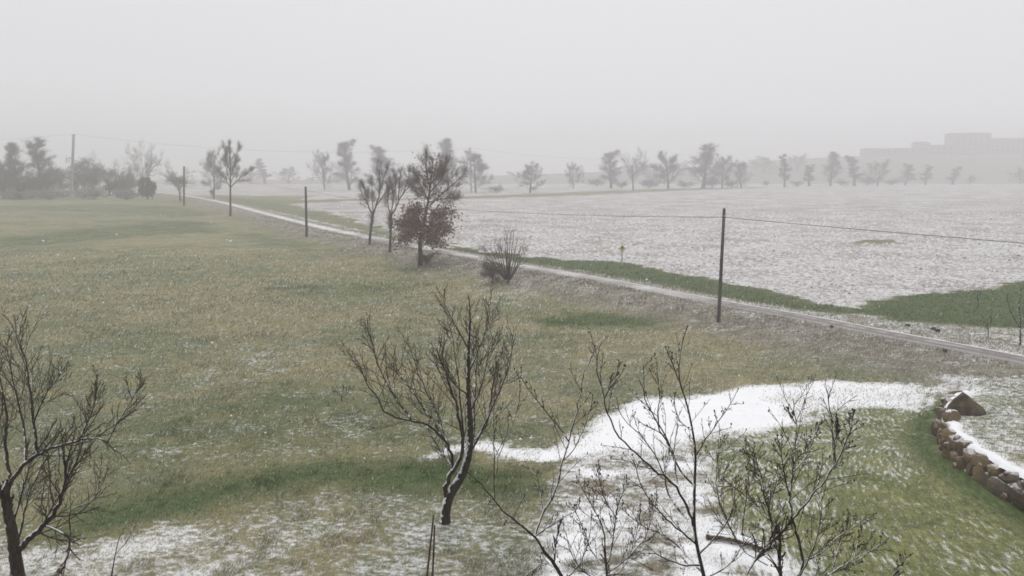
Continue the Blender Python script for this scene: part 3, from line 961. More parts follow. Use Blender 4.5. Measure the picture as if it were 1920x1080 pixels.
for px, py, top, w_, k, lab in ((1120, 351, 333, 34, 0, 'low pale undergrowth between the lone pale round tree and the pale upright tree'), (1166, 353, 336, 30, 1, 'low pale undergrowth left of the thin dark-trunked tree'),
        (1216, 355, 334, 36, 0, 'low pale undergrowth right of the thin dark-trunked tree'), (1284, 353, 336, 34, 1, 'low pale undergrowth left of the clump of three trees'), (1336, 353, 332, 34, 0, 'low brushwood under the clump of three trees, left patch'),
        (1372, 353, 334, 34, 1, 'low brushwood under the clump of three trees, right patch'), (1495, 350, 338, 24, 0, 'low brush between the slim straight tree and the short slim tree'), (1580, 349, 334, 32, 1, 'low brush left of the slim dark tree near the far buildings'),
        (1625, 348, 330, 36, 0, 'low brush right of the slim dark tree near the far buildings'), (1672, 348, 332, 34, 1, 'low brush right of the broad tree below the far buildings'), (760, 352, 334, 60, 0, 'low pale brush far behind the lane trees'),
        (930, 362, 345, 40, 1, 'low brush right of the dense rounded tree behind the oak'), (630, 344, 330, 44, 1, 'low pale brush between the pair of trees beyond the snowy field')):
    far_tree(px, py, top, w_, 'bush', k, lab, 'brush', group='brush along the field edge', cat='shrub', D=at(px, py, 700)[1] + 12)

# leafy shapes: clumps of small leaf faces spread through a volume
def leaf_cloud(R, centres, spread, n, size, asp=.55):
    c = np.asarray(centres)[R.integers(0, len(centres), n)] + R.normal(0, 1, (n, 3)) * np.asarray(spread)
    a = R.normal(0, 1, (n, 3)); a /= np.linalg.norm(a, axis=1, keepdims=True)
    b = R.normal(0, 1, (n, 3)); b -= a * (a * b).sum(1, keepdims=True); b /= np.linalg.norm(b, axis=1, keepdims=True)
    s = (size * R.uniform(.6, 1.4, n))[:, None]
    V = np.stack([c - a * s, c + b * s * asp, c + a * s, c - b * s * asp], 1).reshape(-1, 3)
    return V, np.arange(4 * n).reshape(-1, 4)

def leafy_bush(px, base_py, top_py, wpx, mat, label, name, n=1800, D=None, seed=1, group=G2, flat=.9):
    R = np.random.default_rng(seed)
    b = at(px, base_py) if D is None else np.array([ray(px, base_py)[0] * D, D, float(hz(ray(px, base_py)[0] * D, D))])
    D = b[1]
    h = P3(px, top_py, D)[2] - b[2]; w = wpx / FPX * D
    root = empty(name, b)
    m = 70
    d = R.normal(0, 1, (m, 3)); d /= np.linalg.norm(d, axis=1, keepdims=True)
    cs = d * (R.random((m, 1)) ** .45) * np.array([w * .44, w * .40, h * .44]) + [0, 0, h * .52]
    V, F = leaf_cloud(R, cs, (w * .055, w * .055, h * .05), n if mat is M_LEAF_DARK else int(n * 1.5), max(.10, D * (.0011 if mat is M_LEAF_DARK else .0016)), .5 if mat is M_LEAF_DARK else .13)
    n = len(V) // 4
    T = Tubes()
    for i in range(9):
        q = curve_branch(R, np.array([R.normal(0, w * .05), R.normal(0, w * .05), -.1]), np.array([R.normal(0, .4), R.normal(0, .4), 1]), h * .8, 4, .12, .05)
        T.add(q, np.linspace(.07, .025, 5), 4)
    T.build('stem', M_BARK_FAR, root)
    o = mesh_obj('foliage', V, F, mat, root); fattr(o, 'rnd', np.repeat(R.random(n), 4)); o['kind'] = 'stuff'
    return tag(root, label, 'bush', group)

leafy_bush(277, 374, 330, 36, M_LEAF_DARK, 'round dark evergreen bush at the far end of the lane', 'evergreen_bush', 2600, seed=3)
leafy_bush(150, 368, 292, 82, M_LEAF_HEDGE, 'dense brown leafy thicket just right of the concrete pole', 'thicket', 3000, seed=4)
leafy_bush(105, 368, 304, 60, M_LEAF_HEDGE, 'dense brown thicket just left of the concrete pole', 'thicket', 2200, seed=5)
leafy_bush(215, 366, 340, 46, M_LEAF_DARK, 'low dark bush between the brown thicket and the evergreen bush', 'low_bush', 1300, seed=6)
leafy_bush(38, 374, 345, 20, M_LEAF_DARK, 'small dark bush near the left edge behind the meadow', 'low_bush', 700, seed=7)
leafy_bush(178, 368, 310, 46, M_LEAF_HEDGE, 'lower brown thicket joining the dense one right of the pole', 'thicket', 1500, seed=8)

# traced trees: every limb runs through its own points in space
def resample(pts, n):
    pts = chaikin(pts, 2)
    return smooth_line(pts, n)

def traced_tree(name, label, D, trunk, limbs, twigs=(5, 4), minr=.006, seed=0, group=None, cat='tree', bark=None, twig=None, ratio=.42, ang=36, up=.10,
                base=None, leafmat=None, leafn=0, leafsize=.1, crownk=10, bud=0.0, sides=6, wand=.15):
    """trunk: ([(px,py,depth offset)...], r0 px, r1 px); limbs: the same; pixel radii at depth D"""
    R = np.random.default_rng(seed)
    s = D / FPX
    bark = bark or M_BARK_NEAR; twig = twig or M_TWIG_NEAR
    def P(l): return np.array([P3(p[0], p[1], D + (p[2] if len(p) > 2 else 0)) for p in l])
    tp = P(trunk[0])
    if base is not None: tp = np.vstack([base, tp])
    b0 = tp[0].copy(); b0[2] = float(hz(b0[0], b0[1]))
    root = empty(name, b0)
    tp[0, 2] = b0[2] - .08
    q = resample(tp, max(8, 4 * len(tp)))
    rr = np.linspace(trunk[1] * s * .62, trunk[2] * s * .62, len(q))
    rr[:2] *= np.array([1.35, 1.1])
    T = Tubes(); T.add(q, rr, 8); T.build('trunk', bark, root, b0)
    tips = []
    Tt = Tubes()
    grow_into(R, Tt, q[len(q) // 2:], trunk[2] * s * .5, 2, twigs, ang, ratio * .7, up, wand, minr, tips, bud)
    if not Tt.empty(): Tt.build('twigs', twig, root, b0)['kind'] = 'stuff'
    for l, r0, r1 in limbs:
        lp = P(l)
        q = resample(lp, max(7, 3 * len(lp)))
        L = np.linalg.norm(np.diff(q, axis=0), axis=1).sum()
        q[1:-1] += R.normal(0, L * .004, (len(q) - 2, 3))
        T = Tubes(); T.add(q, np.maximum(np.linspace(r0 * s, r1 * s, len(q)) * .54, minr), sides)
        o = T.build('branch', bark, root, b0)
        Tt = Tubes()
        grow_into(R, Tt, q, max(r1 * s * .8, minr * 1.1), len(twigs), twigs, ang, ratio, up, wand, minr, tips, bud)
        Tt.build('twigs', twig, o, b0)['kind'] = 'stuff'
    if bark is M_BARK_FAR:
        Tt = Tubes(); rel = [t - b0 for t in tips]; twiglets(R, Tt, rel, min(crownk, 6), .62 * max(.5, min(1.4, D / 110)), minr * 1.25)
        Tt.build('crown', twig, root)['kind'] = 'stuff'
    if leafmat is not None:
        V, F = leaf_cloud(R, [t for t in tips if R.random() < .45], (.55, .55, .38), leafn, leafsize)
        o = mesh_obj('leaves', V, F, leafmat, root, base=b0); fattr(o, 'rnd', np.repeat(R.random(leafn), 4)); o['kind'] = 'stuff'
    return tag(root, label, cat, group)

# centre orchard tree
bc = at(834, 980); DC = bc[1]
traced_tree('fruit_tree', 'bare fruit tree with leaning snowy trunk in the centre of the meadow foreground', DC,
    ([(836, 947, 0), (849, 916, 0), (869, 889, 0), (880, 849, 0), (883, 804, .1), (878, 751, .1), (878, 689, .2), (879, 640, .2), (882, 596, .3), (879, 556, .3)], 17, 1.6),
    [
        ([(838, 940, 0), (834, 911, -.1), (848, 882, -.2), (866, 858, -.3), (869, 822, -.4), (858, 769, -.5), (840, 711, -.7), (818, 653, -.9)], 10, 1.4),
        ([(848, 884, -.1), (850, 858, -.3), (836, 827, -.4), (813, 804, -.5), (782, 791, -.6), (729, 782, -.8), (707, 747, -.9), (684, 711, -1), (660, 658, -1.1)], 6, 1.0),
        ([(772, 788, -.6), (738, 742, -.2), (711, 693, 0), (698, 649, .2), (688, 612, .3)], 4, 1.0),
        ([(832, 823, -.4), (804, 778, .1), (769, 729, .5), (729, 680, .8)], 4.5, 1.0),
        ([(840, 832, -.4), (818, 780, .3), (800, 735, .6), (780, 690, .8), (770, 650, .9)], 4, .9),
        ([(853, 880, -.1), (830, 850, .3), (812, 822, .6), (803, 808, .7)], 4, 1.2),
        ([(884, 842, 0), (902, 809, .3), (916, 782, .5), (922, 733, .8), (934, 676, 1.0)], 6, 1.2),
        ([(903, 806, .3), (929, 751, -.1), (951, 698, -.3), (964, 636, -.5)], 4, .9),
        ([(879, 655, .2), (858, 618, .1), (838, 580, 0), (826, 550, 0)], 3.2, .8),
        ([(879, 700, .2), (900, 650, .5), (915, 605, .7), (920, 565, .8)], 3.5, .8),
        ([(878, 742, .1), (852, 722, .3), (832, 690, .5), (820, 655, .6)], 3.5, .8),
        ([(882, 770, .1), (905, 720, -.5), (916, 660, -.8), (925, 630, -.9)], 3.5, .9),
        ([(870, 820, -.4), (862, 740, -.9), (856, 690, -1.0), (846, 620, -1.2)], 4, .9),
        ([(885, 830, 0), (890, 760, .6), (893, 690, .9), (899, 610, 1.1)], 4.5, .9),
    ], twigs=(15, 6), minr=.0075, seed=11, base=bc, ratio=.50, ang=36, up=.12, group='bare fruit trees in the garden')

# left orchard tree
bl = at(36, 1092); DL = bl[1]
traced_tree('fruit_tree', 'dark bare fruit tree at the left edge with snow lying on its crooked limbs', DL,
    ([(27, 1035, 0), (24, 1000, 0), (12, 951, 0), (9, 920, 0), (18, 903, 0)], 22, 12),
    [
        ([(14, 915, 0), (24, 898, 0), (44, 871, -.1), (71, 851, -.2), (116, 833, -.3), (151, 824, -.4), (191, 820, -.5), (203, 829, -.5)], 9, 2.2),
        ([(202, 828, -.5), (218, 796, -.5), (235, 770, -.4), (250, 745, -.3), (268, 712, -.2)], 2.6, .9),
        ([(151, 824, -.4), (160, 796, -.3), (178, 764, -.1), (182, 708, 0)], 3.5, .9),
        ([(70, 852, -.2), (67, 809, .1), (58, 769, .2), (55, 702, .3), (44, 658, .4), (22, 610, .5)], 5.5, 1.1),
        ([(63, 793, .1), (80, 751, -.2), (105, 712, -.4), (122, 688, -.5)], 3.5, .9),
        ([(48, 868, -.1), (45, 800, .5), (30, 740, .7), (20, 690, .8), (10, 640, .9)], 5, 1.0),
        ([(20, 900, 0), (10, 850, .3), (15, 790, .5), (5, 730, .6), (-10, 670, .6)], 7, 1.2),
        ([(30, 1038, 0), (46, 1020, 0), (67, 998, -.2), (102, 964, -.4), (118, 929, -.5), (123, 884, -.6), (120, 846, -.6)], 13, 3.0),
        ([(117, 925, -.5), (130, 890, -.4), (147, 862, -.3), (156, 822, -.2), (170, 780, 0)], 4, 1.0),
        ([(84, 985, -.3), (111, 996, -.5), (133, 1007, -.6), (128, 1044, -.6), (114, 1076, -.6)], 4.5, 2.2),
        ([(132, 1005, -.6), (129, 956, -.5), (150, 948, -.5), (178, 938, -.4), (187, 907, -.3), (190, 870, -.3)], 2.6, 1.0),
        ([(22, 990, 0), (35, 945, .4), (48, 900, .6), (58, 860, .8), (75, 830, .9)], 5, 1.0),
        ([(30, 1030, 0), (42, 985, .3), (52, 930, .5), (70, 890, .6), (92, 850, .7)], 5, 1.0),
        ([(110, 835, -.3), (112, 880, -.6), (100, 920, -.9), (88, 950, -1)], 2.4, .8),
        ([(9, 925, 0), (-20, 880, .2), (-40, 820, .3), (-50, 740, .3)], 8, 1.5),
        ([(10, 945, 0), (-15, 900, -.4), (-10, 840, -.8), (0, 780, -1), (5, 740, -1)], 6, 1.1),
    ], twigs=(15, 6), minr=.0068, seed=12, base=bl, ratio=.50, ang=36, up=.12, group='bare fruit trees in the garden')

# near garden trees whose trunks stand below the frame
DA = 15.5
def ground_under(px, D, off=0.0):
    x = ray(px, 1080)[0] * D + off
    return np.array([x, D, float(hz(x, D))])
traced_tree('fruit_tree', 'tallest thin dark fruit tree in front of the snowy path, forked with long bare shoots', DA,
    ([(1325, 1110, 0), (1320, 1080, 0), (1309, 1035, 0), (1301, 991, 0), (1302, 911, .1), (1305, 853, .1), (1300, 813, .1), (1287, 751, .2), (1271, 711, .2), (1275, 658, .3), (1287, 615, .3)], 9, 1.4),
    [
        ([(1272, 712, .2), (1262, 685, .1), (1250, 656, .1)], 2.2, 1.0),
        ([(1305, 853, .1), (1331, 813, -.1), (1362, 769, -.3), (1379, 740, -.4)], 3, 1.0),
        ([(1299, 808, .1), (1273, 791, .3), (1264, 760, .4), (1266, 735, .4)], 2.5, 1.0),
        ([(1299, 985, 0), (1291, 955, -.2), (1273, 915, -.3), (1238, 889, -.4), (1193, 853, -.5), (1151, 809, -.6), (1133, 755, -.7), (1115, 680, -.7), (1128, 638, -.7)], 5, 1.4),
        ([(1134, 745, -.7), (1150, 712, -.8), (1163, 685, -.8)], 1.8, .8),
        ([(1302, 911, .1), (1273, 880, .3), (1256, 835, .4), (1235, 809, .5), (1232, 778, .6), (1238, 740, .6), (1231, 690, .6)], 4, 1.3),
        ([(1270, 905, -.2), (1266, 858, 0), (1254, 830, .1), (1224, 778, .2), (1207, 747, .3), (1207, 682, .3)], 3.6, 1.2),
        ([(1290, 975, 0), (1251, 929, .4), (1246, 889, .5), (1229, 849, .6), (1180, 796, .8), (1148, 758, .8)], 3.6, 1.0),
        ([(1305, 1020, 0), (1255, 978, -.5), (1216, 938, -.7), (1198, 902, -.8), (1188, 862, -.9)], 4, 1.2),
        ([(1318, 1075, 0), (1280, 1030, .5), (1240, 1000, .7), (1200, 985, .8), (1160, 950, .9)], 4, 1.2),
        ([(1310, 1040, 0), (1345, 1005, -.4), (1375, 960, -.7), (1380, 905, -.8)], 3.6, 1.1),
        ([(1322, 1085, 0), (1370, 1060, .3), (1400, 1010, .5), (1425, 985, .6)], 3.6, 1.2),
        ([(1316, 1060, 0), (1270, 1060, -.4), (1225, 1035, -.6), (1185, 1040, -.7)], 3.5, 1.2),
    ], twigs=(12, 4), minr=.0055, seed=21, base=ground_under(1330, DA), ratio=.29, ang=38, up=.08, bud=.22, wand=.14, group='bare fruit trees in the garden')

DB = 15.0
traced_tree('fruit_tree', 'low bare fruit tree with a long limb reaching left across the meadow edge', DB,
    ([(1075, 1115, 0), (1052, 1080, 0), (1037, 1052, 0), (1020, 1035, 0)], 8, 5.5),
    [
        ([(1022, 1037, 0), (1003, 1006, 0), (975, 983, -.1), (945, 960, -.2), (925, 937, -.3), (895, 900, -.4), (878, 886, -.4)], 5, 1.4),
        ([(1003, 1006, 0), (1010, 985, .1), (1018, 960, .2), (1035, 937, .2), (1045, 912, .2), (1052, 877, .3), (1062, 840, .3), (1085, 760, .4), (1096, 690, .4), (1121, 648, .4)], 4.2, 1.2),
        ([(1058, 862, .3), (1080, 840, .2), (1100, 790, .1), (1112, 745, .1)], 2.2, .8),
        ([(1068, 830, .3), (1040, 790, .5), (1005, 750, .6), (975, 705, .6)], 2.6, 1.0),
        ([(928, 938, -.3), (928, 880, -.3), (925, 800, -.3), (926, 740, -.3), (930, 690, -.3)], 2.0, .8),
        ([(929, 890, -.3), (940, 840, -.3), (970, 780, -.3), (976, 720, -.3), (972, 695, -.3)], 1.8, .8),
        ([(1003, 1006, 0), (1030, 985, -.3), (1055, 970, -.4), (1085, 957, -.5), (1086, 935, -.5)], 3.0, 1.2),
        ([(1040, 1050, 0), (1040, 1025, .2), (1050, 978, .3), (1055, 972, .3)], 4, 3),
        ([(1018, 958, .2), (1012, 920, .4), (1008, 890, .5), (985, 876, .6)], 2.2, .9),
        ([(1045, 1065, 0), (1020, 1052, .4), (1000, 1068, .6), (985, 1080, .7)], 3.5, 1.5),
        ([(1055, 1085, 0), (1080, 1070, .4), (1105, 1020, .6), (1110, 960, .7)], 3.5, 1.0),
    ], twigs=(9, 3), minr=.0055, seed=22, base=ground_under(1090, DB), ratio=.25, ang=38, up=.08, bud=.18, wand=.14, group='bare fruit trees in the garden')

DE = 14.3
traced_tree('fruit_bush', 'thin bare bush of upright stems over the snowy garden bed', DE,
    ([(1140, 1120, 0), (1138, 1080, 0), (1134, 1030, 0)], 5, 3.5),
    [
        ([(1134, 1035, 0), (1133, 991, 0), (1104, 938, -.2), (1080, 896, -.3)], 3, 1.2),
        ([(1136, 1060, 0), (1146, 1040, .1), (1151, 1000, .2), (1156, 947, .2), (1179, 903, .3)], 3, 1.2),
        ([(1154, 970, .2), (1130, 930, .4), (1120, 880, .4)], 2, .9),
        ([(1138, 1075, 0), (1180, 1045, -.3), (1215, 1000, -.4), (1228, 950, -.5)], 3, 1.0),
        ([(1135, 1065, 0), (1105, 1030, .3), (1092, 985, .4), (1075, 950, .5)], 2.6, 1.0),
        ([(1139, 1085, 0), (1100, 1080, -.4), (1070, 1040, -.6), (1062, 1000, -.7)], 2.8, 1.0),
        ([(1137, 1080, 0), (1165, 1075, .4), (1190, 1020, .6), (1200, 960, .7)], 2.8, 1.0),
    ], twigs=(14, 4), minr=.0052, seed=23, base=ground_under(1140, DE), ratio=.40, ang=38, up=.07, bud=.22, wand=.15, cat='bush', group='bare fruit trees in the garden')

DK = 15.2
traced_tree('fruit_tree', 'dense bushy bare fruit tree in front of the green lawn', DK,
    ([(1468, 1120, 0), (1464, 1080, 0), (1460, 1047, 0), (1464, 1013, 0), (1455, 990, 0)], 8, 5),
    [
        ([(1466, 1090, 0), (1500, 1085, -.2), (1508, 1050, -.3), (1497, 1013, -.3), (1485, 973, -.3), (1480, 927, -.3), (1487, 880, -.2), (1490, 847, -.2), (1496, 803, -.1), (1489, 780, -.1), (1487, 748, -.1)], 6, 1.3),
        ([(1492, 795, -.1), (1482, 775, -.1), (1474, 765, 0)], 2, 1.0),
        ([(1485, 973, -.3), (1513, 940, -.5), (1540, 910, -.6), (1567, 870, -.7), (1563, 813, -.7), (1557, 763, -.7), (1552, 742, -.7)], 4.5, 1.3),
        ([(1566, 872, -.7), (1583, 837, -.8), (1593, 810, -.9), (1601, 772, -.9)], 3, 1.2),
        ([(1564, 830, -.7), (1570, 800, -.6), (1569, 785, -.6)], 2, 1),
        ([(1460, 1005, 0), (1447, 980, .2), (1433, 933, .3), (1427, 887, .4), (1417, 862, .5), (1410, 838, .5)], 4, 1.2),
        ([(1400, 1078, 0), (1423, 1037, 0), (1453, 1007, 0), (1483, 980, -.2)], 3, 3),
        ([(1446, 978, .2), (1413, 947, .5), (1383, 913, .7), (1347, 897, .8)], 3, 1.1),
        ([(1390, 1003, .4), (1397, 950, .4), (1400, 920, .4), (1417, 890, .4), (1410, 845, .4)], 2.8, 1.1),
        ([(1440, 1060, 0), (1390, 1030, .4), (1378, 1013, .5), (1360, 967, .6), (1340, 920, .7), (1347, 860, .8), (1346, 825, .8)], 3.6, 1.0),
        ([(1470, 1095, 0), (1530, 1090, .3), (1563, 1073, .4), (1590, 1053, .4), (1620, 1040, .4), (1655, 1018, .4)], 4.5, 1.2),
        ([(1563, 1073, .4), (1567, 1040, .6), (1583, 1003, .7), (1592, 975, .7)], 2.6, 1.0),
        ([(1500, 1080, -.3), (1530, 1020, -.6), (1540, 970, -.8), (1541, 930, -.8)], 3, 1.0),
        ([(1481, 930, -.3), (1470, 890, -.6), (1465, 850, -.8), (1460, 825, -.8)], 3, 1.0),
        ([(1487, 885, -.2), (1510, 860, .2), (1520, 835, .4), (1535, 795, .5)], 2.8, 1.0),
        ([(1460, 1045, 0), (1450, 1000, -.5), (1440, 960, -.8), (1455, 900, -1)], 3.4, 1.0),
        ([(1508, 1050, -.3), (1540, 1040, 0), (1575, 1000, .2), (1610, 985, .3), (1622, 965, .3)], 2.8, 1.0),
        ([(1600, 1052, .4), (1610, 1010, .7), (1618, 985, .8)], 2.2, .9),
        ([(1660, 1100, 1), (1680, 1070, 1), (1702, 1040, 1)], 1.8, 1),
    ], twigs=(17, 6), minr=.0054, seed=24, base=ground_under(1470, DK), ratio=.38, ang=40, up=.07, bud=.16, wand=.16, group='bare fruit trees in the garden')

for i, (px, by, ty, w_, lab) in enumerate([(10, 370, 312, 54, 'brown thicket mass at the left edge behind the meadow'), (70, 368, 322, 56, 'brown thicket under the tall pale tree at the left'), (236, 367, 328, 44, 'grey-brown thicket just left of the round evergreen bush')]):
    leafy_bush(px, by, ty, w_, M_LEAF_HEDGE, lab, 'thicket', 1500, seed=20 + i)
for i, (px, w_, lab) in enumerate([(28, 70, 'low pale frosted hedge at the left edge of the meadow end'), (98, 74, 'low pale frosted hedge just left of the concrete pole foot'), (172, 78, 'low pale frosted hedge just right of the concrete pole foot'), (236, 56, 'low pale frosted hedge left of the round evergreen bush')]):
    leafy_bush(px, 374, 352, w_, M_LEAF_FROST, lab, 'low_hedge', 1300, seed=30 + i)

# lane trees, traced
b = at(432, 405)
traced_tree('bare_tree', 'tall upright bare tree with one low limb reaching right, beside the lane', b[1],
    ([(432, 385, 0), (432, 350, 0), (432, 320, 0), (431, 290, 0), (431, 266, 0)], 3.6, .8),
    [([(432, 352, 0), (443, 340, -.5), (455, 330, -1), (472, 318, -1.5)], 2, .7), ([(432, 352, 0), (423, 338, 1), (412, 320, 1.5)], 1.6, .6),
     ([(432, 335, 0), (440, 305, 1), (446, 275, 1.5)], 1.6, .5), ([(432, 325, 0), (424, 300, -1), (420, 275, -1.5)], 1.6, .5),
     ([(432, 345, 0), (440, 325, -1.5), (444, 300, -2.5)], 1.6, .5), ([(432, 340, 0), (424, 318, 1.5), (421, 295, 2.5)], 1.5, .5)],
    twigs=(10, 7), minr=.018, seed=31, base=b, bark=M_BARK_FAR, twig=M_TWIG_FAR, ratio=.36, ang=34, up=.10, group=G1)
b = at(693, 458)
traced_tree('bare_tree', 'leaning forked bare tree beside the lane, left of the pair next to the oak', b[1],
    ([(694, 440, 0), (697, 420, 0), (699, 402, 0)], 4.2, 3.6),
    [([(699, 404, 0), (690, 385, 0), (687, 360, 0), (680, 342, 0)], 2.6, .7), ([(699, 404, 0), (706, 384, 0), (712, 362, 0), (712, 330, 0), (708, 305, 0)], 3.2, .7),
     ([(705, 386, 0), (718, 368, -.5), (730, 350, -1), (738, 330, -1)], 2.6, .7), ([(711, 365, 0), (718, 335, 1), (727, 312, 1.5)], 2, .6),
     ([(695, 395, 0), (683, 372, -1), (674, 350, -1.5)], 2, .6), ([(700, 398, 0), (697, 370, 1.5), (697, 335, 2)], 2.2, .6)],
    twigs=(9, 6), minr=.013, seed=32, base=b, bark=M_BARK_FAR, twig=M_TWIG_FAR, ratio=.36, ang=36, up=.10, group=G1)
b = at(731, 473)
traced_tree('bare_tree', 'forked bare tree beside the lane, directly left of the russet oak', b[1],
    ([(732, 450, 0), (733, 420, 0), (733, 402, 0)], 4.4, 3.8),
    [([(733, 404, 0), (742, 392, 0), (750, 370, 0), (765, 352, 0), (785, 330, 0)], 3, .7), ([(733, 404, 0), (727, 385, 0), (728, 360, 0), (730, 340, 0)], 2.4, .7),
     ([(748, 376, 0), (748, 345, -1), (752, 318, -1.5)], 2.4, .6), ([(733, 403, 0), (738, 375, 1.5), (742, 345, 2), (740, 325, 2)], 2.4, .6),
     ([(755, 364, 0), (765, 340, 1), (768, 318, 1.5)], 2, .6)],
    twigs=(9, 6), minr=.013, seed=33, base=b, bark=M_BARK_FAR, twig=M_TWIG_FAR, ratio=.36, ang=36, up=.10, group=G1)
b = at(788, 498); DO = b[1]
oak = traced_tree('oak_tree', 'oak by the lane still holding russet brown leaves, thick in its lower crown', DO,
    ([(788, 470, 0), (787, 445, 0), (794, 420, 0), (802, 385, 0), (808, 340, 0), (812, 300, 0)], 7.5, 1.4),
    [([(794, 420, 0), (775, 408, .5), (760, 415, .8), (750, 425, 1)], 2, .7), ([(790, 440, 0), (768, 436, -1), (752, 448, -1.5)], 2, .7),
     ([(790, 438, 0), (815, 425, -.6), (838, 428, -1)], 2, .7), ([(798, 402, 0), (820, 400, 1), (845, 403, 1.2)], 2, .7),
     ([(792, 430, 0), (805, 440, -1.5), (818, 452, -2)], 2, .7), ([(797, 405, 0), (785, 395, -1.2), (765, 398, -2)], 2, .7),
     ([(792, 425, 0), (780, 425, 1.5), (765, 432, 2)], 1.8, .7), ([(795, 415, 0), (825, 415, 1.5), (838, 440, 2)], 1.8, .7)],
    twigs=(8, 6), minr=.016, seed=34, base=b, bark=M_BARK_FAR, twig=M_TWIG_BROWN, ratio=.36, ang=44, up=.02, leafmat=M_LEAF_OAK, crownk=3, leafn=7000, leafsize=.13, group=G1)
# looser upper crown of the same oak
def oak_top():
    R = np.random.default_rng(35)
    b0 = np.array(oak.location); s = DO / FPX
    tips = []
    for l, r0, r1 in [([(806, 385, 0), (830, 362, -.6), (850, 345, -1), (866, 330, -1.2)], 1.8, .6), ([(804, 378, 0), (790, 350, .5), (780, 325, .8)], 1.6, .6), ([(806, 350, 0), (798, 320, -.8), (800, 288, -1)], 1.5, .5),
                      ([(808, 345, 0), (828, 320, 1), (838, 300, 1.4)], 1.5, .5), ([(803, 380, 0), (830, 372, 1), (856, 370, 1.4)], 1.6, .6), ([(803, 372, 0), (785, 362, -1), (770, 352, -1.4)], 1.5, .5), ([(806, 360, 0), (822, 345, -1.5), (835, 325, -2.2)], 1.5, .5)]:
        q = resample(np.array([P3(p[0], p[1], DO + p[2]) for p in l]), 9)
        T = Tubes(); T.add(q, np.maximum(np.linspace(r0, r1, 9) * s, .016), 5); o = T.build('branch', M_BARK_FAR, oak, b0)
        T = Tubes(); grow_into(R, T, q, .02, 2, (12, 9), 40, .46, .06, .1, .016, tips); T.build('twigs', M_TWIG_BROWN, o, b0)['kind'] = 'stuff'
    T = Tubes(); twiglets(R, T, [t - b0 for t in tips], 3, .75, .018); T.build('crown', M_TWIG_BROWN, oak)['kind'] = 'stuff'
    V, F = leaf_cloud(R, tips, (.5, .5, .5), 420, .11)
    o = mesh_obj('leaves', V, F, M_LEAF_OAK, oak, base=b0); fattr(o, 'rnd', np.repeat(R.random(420), 4)); o['kind'] = 'stuff'
oak_top()

b = at(952, 531)
_R = np.random.default_rng(40)
_l = []
for i in range(14):
    u = -1 + 2 * (i + _R.random()) / 14
    hgt = 112 * (1 - .45 * abs(u) ** 1.5) * _R.uniform(.7, 1.05)
    dz = _R.uniform(-1.6, 1.6)
    _l.append(([(952 + u * 6, 524, 0), (950 + u * 22, 531 - hgt * .42, dz * .5), (948 + u * 46, 531 - hgt, dz)], 2.2, .6))
_l += [([(950, 522, 0), (932, 508, -.4), (906, 500 - 14 * k, -.8 + .8 * k)], 2.0, .6) for k in (-1, 0, 1, 2)]
traced_tree('bare_shrub', 'wide brown bare shrub of many stems on the bank beside the lane', b[1],
    ([(954, 520, 0), (954, 505, 0), (955, 490, 0)], 5, 3), _l,
    twigs=(6, 4), minr=.009, crownk=2, seed=36, base=b, bark=M_BARK_FAR, twig=M_TWIG_BROWN, ratio=.40, ang=34, up=.07, cat='shrub', group='shrubs beside the lane')
far_tree(924, 530, 482, 58, 'bush', 1, 'low dense brown scrub at the left foot of the wide bare shrub', 'scrub', group='shrubs beside the lane', twig=M_TWIG_BROWN, cat='shrub')
far_tree(800, 498, 470, 40, 'bush', 0, 'low brown scrub around the foot of the russet oak', 'scrub', group='shrubs beside the lane', twig=M_TWIG_BROWN, cat='shrub')

# saplings beyond the lane, right edge
for i, (px, by, ty, lab) in enumerate([(1834, 575, 538, 'tiny bare sapling in the dark green verge, farthest back of three'), (1853, 632, 590, 'thin bare sapling between the lane and the dark green verge'),
                                        (1913, 648, 540, 'taller dark bare sapling at the right edge beyond the lane')]):
    b = at(px, by); h = by - ty
    traced_tree('sapling', lab, b[1], ([(px, by - h * .4, 0), (px - 2, by - h * .7, 0), (px + 1, ty, 0)], 3.2 if i == 2 else 1.6, .7),
        [([(px, by - h * .3, 0), (px - h * .18, by - h * .6, .2), (px - h * .24, by - h * .9, .3)], 1.4, .6), ([(px, by - h * .35, 0), (px + h * .12, by - h * .65, -.2), (px + h * .16, by - h * .92, -.3)], 1.4, .6)],
        twigs=(6, 3), minr=.008, seed=50 + i, base=b, ratio=.32, cat='sapling', group='saplings beyond the lane')
# small shoots in the foreground
b = at(207, 1090)
traced_tree('sapling', 'small thin sapling growing right of the left fruit tree', b[1] - .3, ([(212, 1060, 0), (222, 1010, 0), (235, 985, 0)], 2.6, 1),
    [([(216, 1040, 0), (240, 1012, 0), (254, 985, .1), (262, 965, .1)], 1.6, .8)], twigs=(4, 2), minr=.006, seed=54, base=b, ratio=.25, cat='sapling')
b = at(640, 752)
traced_tree('bare_shrub', 'tiny grey twiggy shrub in the meadow left of the centre fruit tree', b[1], ([(640, 745, 0), (642, 738, 0)], 1.6, 1),
    [([(641, 745, 0), (632, 735, 0), (622, 728, .2)], 1.2, .5), ([(641, 745, 0), (652, 735, 0), (660, 726, -.2)], 1.2, .5), ([(641, 742, 0), (645, 730, .3), (644, 722, .3)], 1.2, .5)],
    twigs=(7, 4), minr=.007, seed=55, base=b, ratio=.5, cat='shrub')

